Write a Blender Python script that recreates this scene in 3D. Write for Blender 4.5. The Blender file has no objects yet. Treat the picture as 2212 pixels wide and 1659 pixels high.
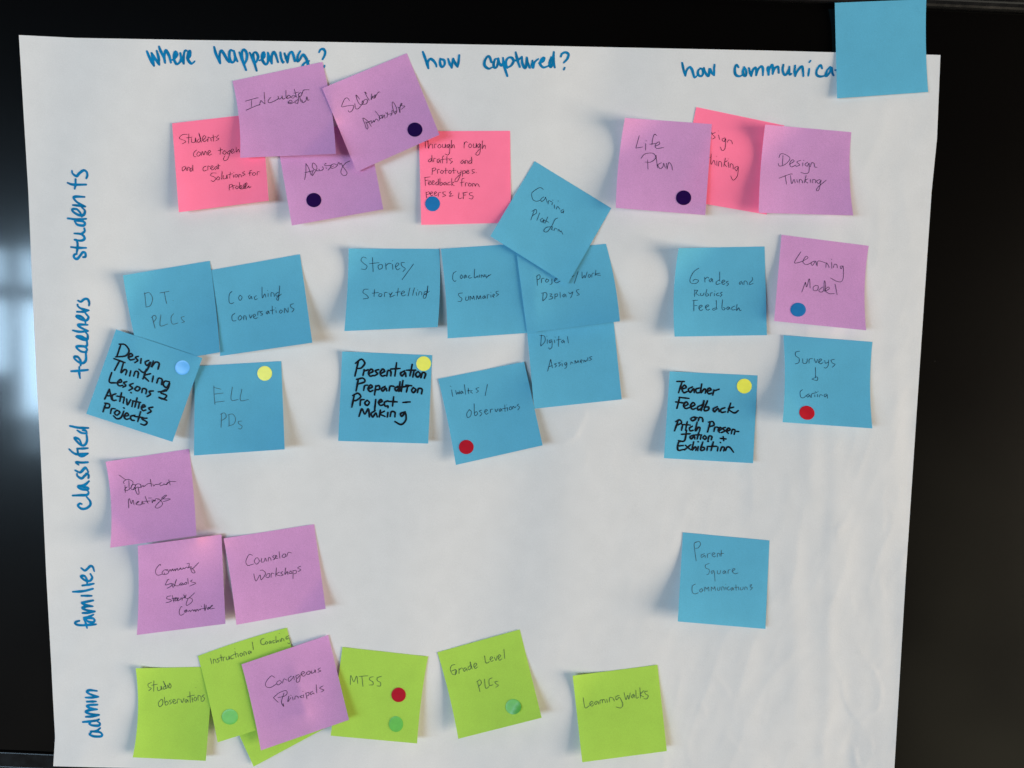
import bpy, math, random
import numpy as np
from mathutils import Vector, Matrix

random.seed(7)
rng = np.random.default_rng(7)
scene = bpy.context.scene
COL = scene.collection

# ------------------------------------------------------------------ camera
# The display stands in the plane y = 0, facing -y.  Plane lengths were measured on the
# photograph (2212 x 1659 units) and turned into metres; a paper note is 76 mm wide.
HFOV = math.radians(66.0)
FPX = 1106.0 / math.tan(HFOV / 2)
DIST = FPX * 0.000388
TILT, ROLL = math.radians(5.6), math.radians(2.6)
fw = np.array([0, math.cos(TILT), -math.sin(TILT)])
r0 = np.array([1.0, 0, 0]); u0 = np.array([0, math.sin(TILT), math.cos(TILT)])
rt = math.cos(ROLL) * r0 + math.sin(ROLL) * u0
up = -math.sin(ROLL) * r0 + math.cos(ROLL) * u0
CAM = -DIST * fw
cd = bpy.data.cameras.new('camera'); cam = bpy.data.objects.new('camera', cd); COL.objects.link(cam)
cd.sensor_fit = 'HORIZONTAL'; cd.angle = HFOV; cd.clip_start = 0.02; cd.clip_end = 100
M = Matrix(((rt[0], up[0], -fw[0], CAM[0]), (rt[1], up[1], -fw[1], CAM[1]), (rt[2], up[2], -fw[2], CAM[2]), (0, 0, 0, 1)))
cam.matrix_world = M
scene.camera = cam

# ------------------------------------------------------------------ world: the dim room round the display
w = bpy.data.worlds.new('World'); scene.world = w; w.use_nodes = True
nt = w.node_tree; N = nt.nodes; L = nt.links
bg = N['Background']
tc = N.new('ShaderNodeTexCoord'); sep = N.new('ShaderNodeSeparateXYZ'); L.new(tc.outputs['Generated'], sep.inputs[0])
def ramp(src, stops, interp='EASE'):
    r = N.new('ShaderNodeValToRGB'); r.color_ramp.interpolation = interp
    e = r.color_ramp.elements
    while len(e) < len(stops): e.new(0.5)
    for k, (p, c) in enumerate(stops):
        e[k].position = p; e[k].color = (*c, 1)
    L.new(src, r.inputs[0]); return r.outputs[0]
def maprange(src, a, b):
    m = N.new('ShaderNodeMapRange'); m.inputs[1].default_value = a; m.inputs[2].default_value = b
    L.new(src, m.inputs[0]); return m.outputs[0]
def mixc(fac, a, b, mode='MIX'):
    m = N.new('ShaderNodeMix'); m.data_type = 'RGBA'; m.blend_type = mode
    if isinstance(fac, float): m.inputs[0].default_value = fac
    else: L.new(fac, m.inputs[0])
    for s, v in ((6, a), (7, b)):
        if isinstance(v, tuple): m.inputs[s].default_value = (*v, 1)
        else: L.new(v, m.inputs[s])
    return m.outputs[2]
nz = N.new('ShaderNodeTexNoise'); nz.inputs['Scale'].default_value = 5.0; nz.inputs['Detail'].default_value = 3.0
L.new(tc.outputs['Generated'], nz.inputs['Vector'])
zz = maprange(sep.outputs[2], -1, 1)
vert = ramp(zz, [(0.0, (.21, .20, .175)), (0.30, (.185, .175, .15)), (0.40, (.07, .066, .057)), (0.47, (.016, .014, .012)), (0.58, (.008, .006, .005)), (0.70, (.008, .006, .005)), (0.84, (.55, .55, .55))])
xx = maprange(sep.outputs[0], -1, 1)
horiz = ramp(xx, [(0.0, (.6, .63, .72)), (0.18, (.45, .45, .5)), (0.36, (.22, .21, .20)), (0.68, (.35, .33, .30)), (0.76, (1.25, 1.22, 1.05)), (1.0, (1.5, 1.4, 1.2))])
var = ramp(nz.outputs[0], [(0.35, (.6, .6, .62)), (0.65, (1.4, 1.38, 1.3))])
L.new(mixc(1.0, mixc(1.0, vert, horiz, 'MULTIPLY'), var, 'MULTIPLY'), bg.inputs[0])
bg.inputs[1].default_value = 1.25

# ------------------------------------------------------------------ lamps: a cool window with panes on the left plus added unseen panes, warm daylight on the right
def ray(Fx, Fy):
    return fw + rt * (Fx - 1106.0) / FPX - up * (Fy - 829.5) / FPX
def unproj(Fx, Fy, h):
    """points (arrays, h metres proud of the screen) for positions in photograph units"""
    Fx = np.asarray(Fx, float); Fy = np.asarray(Fy, float); h = np.asarray(h, float)
    d = fw + rt * ((Fx - 1106.0) / FPX)[..., None] - up * ((Fy - 829.5) / FPX)[..., None]
    t = (-h - CAM[1]) / d[..., 1]
    return CAM + d * t[..., None]
def area_lamp(name, loc, sx, sy, direction, radiance, color):
    ld = bpy.data.lights.new(name, 'AREA'); ld.shape = 'RECTANGLE'; ld.size = sx; ld.size_y = sy
    ld.energy = radiance * math.pi * sx * sy; ld.color = color
    o = bpy.data.objects.new(name, ld); COL.objects.link(o)
    o.location = loc
    o.rotation_euler = Vector(direction).to_track_quat('-Z', 'Y').to_euler()
    return o
LOW = (-0.545, -0.010)
for X0, X1, Z0, Z1, rad in ((-2.285, -1.88, *LOW, 27), (-2.285, -1.88, .06, .222, 20), (-1.80, -1.38, *LOW, 17), (-1.80, -1.38, .06, .222, 12), (-1.30, -.90, *LOW, 13), (-1.30, -.90, .06, .222, 10),  # columns right of the first: unseen behind the sheet, added for more light
                            (-2.80, -2.35, -.35, -.010, 21), (-2.80, -2.35, .06, .222, 16), (-3.34, -2.88, *LOW, 14), (-3.34, -2.88, .06, .222, 10),  # far column is out of view, added to strengthen the cool light
                            (-2.285, -1.9, -.72, -.575, 4), (-4.40, -3.75, *LOW, 15), (-4.40, -3.75, .06, .222, 12), (-5.15, -4.50, *LOW, 15), (-5.15, -4.50, .06, .222, 12)):  # dim low pane added to lengthen the reflection; far bays added for grazing light
    area_lamp('window_or_added_pane', ((X0 + X1) / 2, -3.0, (Z0 + Z1) / 2), X1 - X0, Z1 - Z0, (0, 1, 0), rad, (.52, .77, 1.0) if X0 in (-2.285, -2.80) else (.60, .81, 1.0))
area_lamp('side_window', (3.7, -1.6, -0.45), 2.4, 1.8, (-3.7, 1.6, 0.45), 14.2, (1.0, .85, .66))

scene.render.engine = 'CYCLES'
scene.cycles.use_denoising = True
scene.cycles.max_bounces = 6
scene.view_settings.view_transform = 'Standard'
scene.view_settings.look = 'None'
scene.view_settings.exposure = 0.05
scene.view_settings.gamma = 1.0

# ------------------------------------------------------------------ materials
def new_mat(name):
    m = bpy.data.materials.new(name); m.use_nodes = True
    m.node_tree.nodes.remove(m.node_tree.nodes['Principled BSDF'])
    return m, m.node_tree.nodes, m.node_tree.links, m.node_tree.nodes['Material Output']
def noise(N, L, scale, detail=3.0, vec=None):
    t = N.new('ShaderNodeTexNoise'); t.inputs['Scale'].default_value = scale; t.inputs['Detail'].default_value = detail
    if vec is None:
        c = N.new('ShaderNodeTexCoord'); vec = c.outputs['Object']
    L.new(vec, t.inputs['Vector']); return t.outputs[0]
def mr(N, L, src, a, b, c, d):
    m = N.new('ShaderNodeMapRange')
    for k, v in enumerate((a, b, c, d)): m.inputs[k + 1].default_value = v
    L.new(src, m.inputs[0]); return m.outputs[0]
def mul_color(N, L, col, fac):
    v = N.new('ShaderNodeVectorMath'); v.operation = 'SCALE'; v.inputs[0].default_value = col
    L.new(fac, v.inputs['Scale']); return v.outputs[0]
def paper_mat(name, col, trans=0.12, mottle=0.05, fibre=0.05, bump=0.00006):
    """uncoated paper: matte, faintly mottled, a little light passing through"""
    m, N, L, out = new_mat(name)
    f = N.new('ShaderNodeMath'); f.operation = 'ADD'
    L.new(mr(N, L, noise(N, L, 60, 4), .3, .7, 1 - mottle, 1.0), f.inputs[0])
    L.new(mr(N, L, noise(N, L, 1500, 2), .3, .7, -fibre, fibre), f.inputs[1])
    c = mul_color(N, L, col, f.outputs[0])
    bm = N.new('ShaderNodeBump'); bm.inputs['Strength'].default_value = 1.0; bm.inputs['Distance'].default_value = bump
    L.new(noise(N, L, 700, 4), bm.inputs['Height'])
    d = N.new('ShaderNodeBsdfDiffuse'); L.new(c, d.inputs[0]); L.new(bm.outputs[0], d.inputs['Normal']); d.inputs['Roughness'].default_value = .4
    t = N.new('ShaderNodeBsdfTranslucent'); L.new(c, t.inputs[0])
    mx = N.new('ShaderNodeMixShader'); mx.inputs[0].default_value = trans
    L.new(d.outputs[0], mx.inputs[1]); L.new(t.outputs[0], mx.inputs[2])
    L.new(mx.outputs[0], out.inputs[0]); return m
def ink_mat(name, col, var=0.25, scale=300, rough=0.5, spec=0.3):
    m, N, L, out = new_mat(name)
    p = N.new('ShaderNodeBsdfPrincipled'); L.new(p.outputs[0], out.inputs[0])
    L.new(mul_color(N, L, col, mr(N, L, noise(N, L, scale, 3), .3, .7, 1 - var, 1 + var)), p.inputs['Base Color'])
    p.inputs['Roughness'].default_value = rough; p.inputs['Specular IOR Level'].default_value = spec
    return m
MAT = {
    'sheet': paper_mat('white_sheet_paper', (.80, .785, .785), .04, .035, .03),
    'blue': paper_mat('blue_note_paper', (.15, .53, .74)),
    'purple': paper_mat('purple_note_paper', (.77, .385, .70), mottle=.05, fibre=.08),
    'pink': paper_mat('pink_note_paper', (1.32, .29, .48)),
    'green': paper_mat('green_note_paper', (.52, .79, .12)),
    'heading_ink': ink_mat('blue_marker_ink', (.004, .19, .42), .22, 160, .6, .04),
    'marker': ink_mat('black_marker_ink', (.008, .010, .014), .3, 200, .5, .06),
    'pen': ink_mat('black_pen_ink', (.012, .008, .016), .3, 500, .5, .04),
    'pencil': ink_mat('pencil_line', (.05, .068, .07), .5, 900, .5, .1),
    's_purple': ink_mat('dark_purple_sticker', (.018, .002, .065), .08, 200, .4, .12),
    's_blue': ink_mat('blue_sticker', (.004, .17, .46), .06, 200, .4, .5),
    's_light': ink_mat('light_blue_sticker', (.10, .46, .95), .08, 120, .3, .5),
    's_yellow': ink_mat('yellow_sticker', (.90, .88, .10), .04, 200, .4, .5),
    's_red': ink_mat('red_sticker', (.46, .006, .02), .06, 200, .4, .15),
    's_green': ink_mat('green_sticker', (.15, .55, .075), .06, 200, .35, .5),
}
def screen_mat():
    m, N, L, out = new_mat('black_glass')
    p = N.new('ShaderNodeBsdfPrincipled'); L.new(p.outputs[0], out.inputs[0])
    c = N.new('ShaderNodeTexCoord')
    v = N.new('ShaderNodeTexVoronoi'); v.inputs['Scale'].default_value = 55; v.inputs['Randomness'].default_value = 1
    L.new(c.outputs['Object'], v.inputs['Vector'])
    speck = mr(N, L, v.outputs['Distance'], .013, .007, 0, 1)
    s2 = N.new('ShaderNodeMath'); s2.operation = 'MULTIPLY'; L.new(speck, s2.inputs[0])
    L.new(mr(N, L, noise(N, L, 9, 2), .52, .60, 0, 1), s2.inputs[1])
    mx = N.new('ShaderNodeMix'); mx.data_type = 'RGBA'; L.new(s2.outputs[0], mx.inputs[0])
    mx.inputs[6].default_value = (.0012, .001, .001, 1); mx.inputs[7].default_value = (.30, .29, .27, 1)
    L.new(mx.outputs[2], p.inputs['Base Color'])
    p.inputs['Roughness'].default_value = .26
    p.inputs['IOR'].default_value = 1.5; p.inputs['Specular IOR Level'].default_value = .13
    p.inputs['Coat Weight'].default_value = 1.0; p.inputs['Coat IOR'].default_value = 1.5
    L.new(mr(N, L, noise(N, L, 14, 4), .3, .7, .065, .10), p.inputs['Coat Roughness'])
    return m
def bezel_mat():
    m, N, L, out = new_mat('black_bezel_plastic')
    p = N.new('ShaderNodeBsdfPrincipled'); L.new(p.outputs[0], out.inputs[0])
    L.new(mul_color(N, L, (.006, .006, .0065), mr(N, L, noise(N, L, 40, 4), .3, .7, .8, 1.2)), p.inputs['Base Color'])
    L.new(mr(N, L, noise(N, L, 120, 4), .3, .7, .22, .34), p.inputs['Roughness'])
    return m
MAT['screen'] = screen_mat(); MAT['bezel'] = bezel_mat()

# ------------------------------------------------------------------ object helpers
def mesh_obj(name, verts, faces, mat, parent=None, smooth=True):
    me = bpy.data.meshes.new(name)
    me.from_pydata([tuple(v) for v in verts], [], [tuple(f) for f in faces])
    me.materials.append(MAT[mat]); me.update()
    if smooth:
        me.polygons.foreach_set('use_smooth', [True] * len(me.polygons))
    o = bpy.data.objects.new(name, me); COL.objects.link(o)
    if parent is not None:
        o.parent = parent
        o.matrix_parent_inverse = parent.matrix_world.inverted()
    return o
def recentre(o, c):
    """put the object's origin at c without moving its mesh"""
    c = Vector(c); o.data.transform(Matrix.Translation(-c)); o.location = c
def tag(o, label, cat, group=None):
    o['label'] = label; o['category'] = cat
    if group: o['group'] = group
def grid_faces(nu, nv):
    return [(j * nu + i, (j + 1) * nu + i, (j + 1) * nu + i + 1, j * nu + i + 1) for j in range(nv - 1) for i in range(nu - 1)]
def T(c, r, x, y):
    """tile (column,row) and position in the enlarged tile -> photograph units"""
    return 553.0 * c + np.asarray(x) / 4.0, 414.75 * r + np.asarray(y) / 4.0

# ------------------------------------------------------------------ the display
P_top = unproj(2100.0, 11.0, 0.006); P_bot = unproj(57.0, 1622.0, 0.0)
Z_TOP, Z_BOT = float(P_top[2]), float(P_bot[2])
tv = bpy.data.objects.new('television', None); COL.objects.link(tv); tv.location = (0, 0.02, Z_BOT - 0.04)
bpy.context.view_layer.update()
tag(tv, 'large black glossy television screen behind the white paper sheet, with window reflections', 'television')
XW = 0.66
def rounded_box(x0, x1, y0, y1, z0, z1, b):
    """box whose front (y0) edges are bevelled, long in x or z"""
    prof = [(y1, 0), (y0 + b, 0), (y0 + b * .3, b * .3), (y0, b)]
    V = []; F = []
    rings = []
    for y, ins in prof:
        s = len(V); V += [(x0 + ins, y, z0 + ins), (x1 - ins, y, z0 + ins), (x1 - ins, y, z1 - ins), (x0 + ins, y, z1 - ins)]
        rings.append(s)
    for a, c in zip(rings, rings[1:]):
        for k in range(4): F.append((a + k, a + (k + 1) % 4, c + (k + 1) % 4, c + k))
    a = rings[-1]; F.append((a, a + 1, a + 2, a + 3)); a = rings[0]; F.append((a + 3, a + 2, a + 1, a))
    return V, F
V, F = rounded_box(-XW, XW, 0.0, 0.012, Z_BOT, Z_TOP - 0.0025, 0.0004)
mesh_obj('screen', V, F, 'screen', tv, False)
# top rim: a narrow raised bead; bottom rim: flat strip set a hair below the glass, then a chin
V, F = rounded_box(-XW - .012, XW + .012, -0.0055, 0.03, Z_TOP - 0.0022, Z_TOP + 0.0048, 0.0022)
mesh_obj('top_rim', V, F, 'bezel', tv, False)
V, F = rounded_box(-XW - .012, XW + .012, 0.002, 0.03, Z_TOP + 0.0053, Z_TOP + 0.030, 0.002)
mesh_obj('top_casing', V, F, 'bezel', tv, False)
V, F = rounded_box(-XW - .012, XW + .012, -0.0012, 0.03, Z_BOT - 0.0150, Z_BOT - 0.0016, 0.0008)
mesh_obj('bottom_rim', V, F, 'bezel', tv, False)
V, F = rounded_box(-XW - .012, XW + .012, 0.001, 0.03, Z_BOT - 0.05, Z_BOT - 0.0158, 0.001)
mesh_obj('bottom_casing', V, F, 'bezel', tv, False)
for s in (-1, 1):
    a, b = sorted((s * (XW + .0006), s * (XW + .012)))
    V, F = rounded_box(a, b, -0.0055, 0.03, Z_BOT, Z_TOP - 0.0026, 0.002)
    mesh_obj('side_rim', V, F, 'bezel', tv, False)

# ------------------------------------------------------------------ the white sheet
def poly(pts):
    p = np.array(pts, float); d = np.r_[0, np.cumsum(np.hypot(*np.diff(p, axis=0).T))]; d /= d[-1]
    return lambda t: np.stack([np.interp(t, d, p[:, 0]), np.interp(t, d, p[:, 1])], -1)
eT = poly([(40.7, 75.7), (162.5, 81.7), (400, 86.2), (553, 88), (1106, 97.5), (1659, 109.2), (1806, 113), (2031.5, 118.8)])
eB = poly([(115, 1655.2), (357, 1661), (1929, 1700)])
eL = poly([(40.7, 75.7), (61.2, 414.7), (71, 647), (79.5, 829.5), (86.5, 954), (100, 1244), (111, 1440), (113, 1482), (119, 1592), (115, 1655.2)])
eR = poly([(2031.5, 118.8), (2024, 300), (2012.3, 414.7), (1984.2, 829.5), (1956.6, 1244), (1932, 1659), (1929, 1700)])
WAVES = [(rng.uniform(0, 6.28), rng.uniform(.7, 1.3), rng.uniform(-.35, .35)) for _ in range(14)]
CREASES = []
for pts, amp in (([(865, 775), (930, 820), (985, 990), (960, 1140), (790, 1280), (690, 1140), (645, 1030), (640, 900)], .17),
                 ([(585, 775), (640, 900)], .13), ([(870, 780), (780, 640)], .14), ([(930, 820), (1010, 720)], .14),
                 ([(750, 1490), (765, 1590), (800, 1659)], .25), ([(900, 1440), (905, 1480)], .2), ([(985, 60), (1000, 190)], .15),
                 ([(740, 220), (745, 310)], .15)):
    q = [T(3, 3, x, y) for x, y in pts]
    CREASES += [(a, b, amp) for a, b in zip(q, q[1:])]
for pts, amp in (([(640, 270), (560, 440), (480, 500)], .22), ([(655, 620), (640, 700)], .1)):
    q = [T(2, 2, x, y) for x, y in pts]; CREASES += [(a, b, amp) for a, b in zip(q, q[1:])]
for pts, amp in (([(590, 1280), (600, 1240), (640, 1215)], .2), ([(1010, 1140), (1000, 1230)], .18)):
    q = [T(3, 2, x, y) for x, y in pts]; CREASES += [(a, b, amp) for a, b in zip(q, q[1:])]
for pts, amp in (([(1800, 900), (1870, 1000)], .18), ([(1660, 1130), (1670, 1160)], .18), ([(1870, 1390), (1960, 1480)], .15)):
    q = [T(2, 3, x, y) for x, y in pts]; CREASES += [(a, b, amp) for a, b in zip(q, q[1:])]
def sm(x, a, b):
    t = np.clip((x - a) / (b - a), 0, 1); return t * t * (3 - 2 * t)
LAT = rng.uniform(0, 1, (3, 90, 90))
def vnoise(x, y, cell, k):
    gx = np.clip(x / cell + 8, 0, 88.99); gy = np.clip(y / cell + 8, 0, 88.99)
    i = gx.astype(int); j = gy.astype(int); fx = gx - i; fy = gy - j
    fx = fx * fx * (3 - 2 * fx); fy = fy * fy * (3 - 2 * fy); g = LAT[k]
    return g[j, i] * (1 - fx) * (1 - fy) + g[j, i + 1] * fx * (1 - fy) + g[j + 1, i] * (1 - fx) * fy + g[j + 1, i + 1] * fx * fy
def sheet_h(x, y):
    """height of the sheet in metres over the glass"""
    x = np.asarray(x, float); y = np.asarray(y, float)
    h = np.full(np.broadcast(x, y).shape, 2.6)
    for k, (ph, a, sl) in enumerate(WAVES[:5]):
        wl = (420, 300, 230, 610, 175)[k]; h = h + a * (.6, .36, .18, .7, .09)[k] * np.sin(6.283 * (x + sl * y) / wl + ph)
    right = sm(x, 1450, 1850) * sm(y, 250, 800); low = sm(y, 1150, 1600); left = sm(-x, -420, -120) * sm(y, 900, 1500)
    for k, (ph, a, sl) in enumerate(WAVES[5:9]):
        wl = (92, 61, 128, 47)[k]; h = h + a * (.13, .06, .15, .04)[k] * right * np.sin(6.283 * (x + .35 * sl * y) / wl + ph + .6 * np.sin(y / 160 + k))
    for k, (ph, a, sl) in enumerate(WAVES[9:13]):
        wl = (150, 88, 200, 66)[k]; h = h + a * (.22, .10, .3, .06)[k] * (low + .6 * left) * np.sin(6.283 * (sl * 1.5 * x + y * .5 + .6 * x) / wl + ph + .8 * np.sin(x / 210 + k))
    wr = sm(x + .55 * y, 1500, 2500); warp = 40 * vnoise(x, y, 140, 0)
    for cell, k, a in ((64, 1, .30), (34, 2, .13)):
        h = h + a * (wr + .04) * (1 - np.abs(2 * vnoise(x + warp + .35 * y, y * .62 - warp, cell, k) - 1)) ** 2
    # one soft vertical fold down the right side
    fx = 1802 - (y - 900) * .028
    h = h + .38 * sm(y, 700, 1250) * (.5 + vnoise(x * .2, y, 60, 0)) * np.exp(-((x - fx - 14 * (vnoise(x * 0, y, 80, 1) - .5)) / 15) ** 2)
    for (ax, ay), (bx, by), amp in CREASES:
        dx, dy = bx - ax, by - ay; L2 = dx * dx + dy * dy
        t = np.clip(((x - ax) * dx + (y - ay) * dy) / L2, 0, 1)
        d = np.hypot(x - ax - t * dx, y - ay - t * dy); s = np.sign((x - ax) * dy - (y - ay) * dx)
        h = h + amp * np.where(s > 0, np.exp(-(d / 3.5) ** 2), np.exp(-(d / 13) ** 2))
    # the bottom edge lifts over the lower rim, top corners lie flat
    h = h + 1.6 * sm(y, 1560, 1660)
    return np.maximum(h, .5) * .001
NU, NV = 440, 330
uu, vv = np.meshgrid(np.linspace(0, 1, NU), np.linspace(0, 1, NV))
A, B, Cc, D = eT(uu), eB(uu), eL(vv), eR(vv)
c00, c10, c01, c11 = eT(0.0), eT(1.0), eB(0.0), eB(1.0)
U_, V_ = uu[..., None], vv[..., None]
PF = (1 - V_) * A + V_ * B + (1 - U_) * Cc + U_ * D - ((1 - U_) * (1 - V_) * c00 + U_ * (1 - V_) * c10 + (1 - U_) * V_ * c01 + U_ * V_ * c11)
pts = unproj(PF[..., 0], PF[..., 1], sheet_h(PF[..., 0], PF[..., 1])).reshape(-1, 3)
sheet = mesh_obj('paper_sheet', pts, grid_faces(NU, NV), 'sheet')
tag(sheet, 'big white paper sheet with blue marker headings, taped over the black television', 'paper sheet')

# ------------------------------------------------------------------ strokes
def catmull(P, step=1.6):
    P = [np.array(p, float) for p in P]
    # repeated points mark sharp corners: split there
    runs = [[P[0]]]
    for p in P[1:]:
        if np.allclose(p, runs[-1][-1]): runs.append([p])
        else: runs[-1].append(p)
    out = []
    for r in runs:
        if len(r) == 1: continue
        q = [2 * r[0] - r[1]] + r + [2 * r[-1] - r[-2]]
        seg = []
        for i in range(1, len(q) - 2):
            n = max(2, int(np.hypot(*(q[i + 1] - q[i])) / step) + 1)
            for t in np.linspace(0, 1, n, endpoint=False):
                a, b, c, d = q[i - 1], q[i], q[i + 1], q[i + 2]
                seg.append(.5 * (2 * b + (c - a) * t + (2 * a - 5 * b + 4 * c - d) * t * t + (3 * b - a - 3 * c + d) * t ** 3))
        seg.append(r[-1]); out.append(np.array(seg))
    return out
class Ink:
    """collects strokes (photograph units) and builds them as one thin mesh lying on a surface"""
    def __init__(self): self.V = []; self.F = []; self.lift = []; self.n = 0
    def disc(self, p, r, k=10):
        s = len(self.V); self.n += 1; z = .00012 + (self.n % 25) * 6e-6
        for a in range(k):
            self.V.append((p[0] + r * math.cos(6.2832 * a / k), p[1] + r * math.sin(6.2832 * a / k))); self.lift.append(z)
        self.F.append(tuple(range(s, s + k)))
    def stroke(self, P, wd, chisel=0.0, ang=0.8, taper=0.0):
        if len(P) == 1 or (len(P) == 2 and np.hypot(P[0][0] - P[1][0], P[0][1] - P[1][1]) < wd * .3):
            self.disc(P[0], wd * .62); return
        for S in catmull(P):
            d = np.gradient(S, axis=0); ln = np.hypot(d[:, 0], d[:, 1]) + 1e-9; d = d / ln[:, None]
            nrm = np.stack([-d[:, 1], d[:, 0]], 1); n = len(S); t = np.linspace(0, 1, n)
            th = np.arctan2(d[:, 1], d[:, 0])
            ww = wd * (1 + chisel * (np.abs(np.sin(th - ang)) - .6))
            ww = ww * (1 + .07 * np.sin(t * 9 + self.n) )
            if taper: ww = ww * (1 - taper * np.clip(1 - np.minimum(t, 1 - t) * n * 1.6 / (wd * 2.5), 0, 1))
            ww = ww[:, None] * .5
            a = S + nrm * ww; b = S - nrm * ww; s = len(self.V); self.n += 1
            for k in range(n):
                z = .00012 + (self.n % 25) * 6e-6 + 4e-6 * t[k]
                self.V += [tuple(a[k]), tuple(b[k])]; self.lift += [z, z]
            self.F += [(s + 2 * k, s + 2 * k + 1, s + 2 * k + 3, s + 2 * k + 2) for k in range(n - 1)]
            self.disc(S[0], ww[0, 0] * .98); self.disc(S[-1], ww[-1, 0] * .98)
    def build(self, name, hfun, mat, parent, label=None):
        V = np.array(self.V); h = hfun(V[:, 0], V[:, 1]) + np.array(self.lift)
        o = mesh_obj(name, unproj(V[:, 0], V[:, 1], h), self.F, mat, parent, False)
        if label: o['label'] = label
        return o
def parse(s):
    return [[tuple(map(float, p.split(','))) for p in st.split()] for st in s.split(';') if st.strip()]

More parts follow.
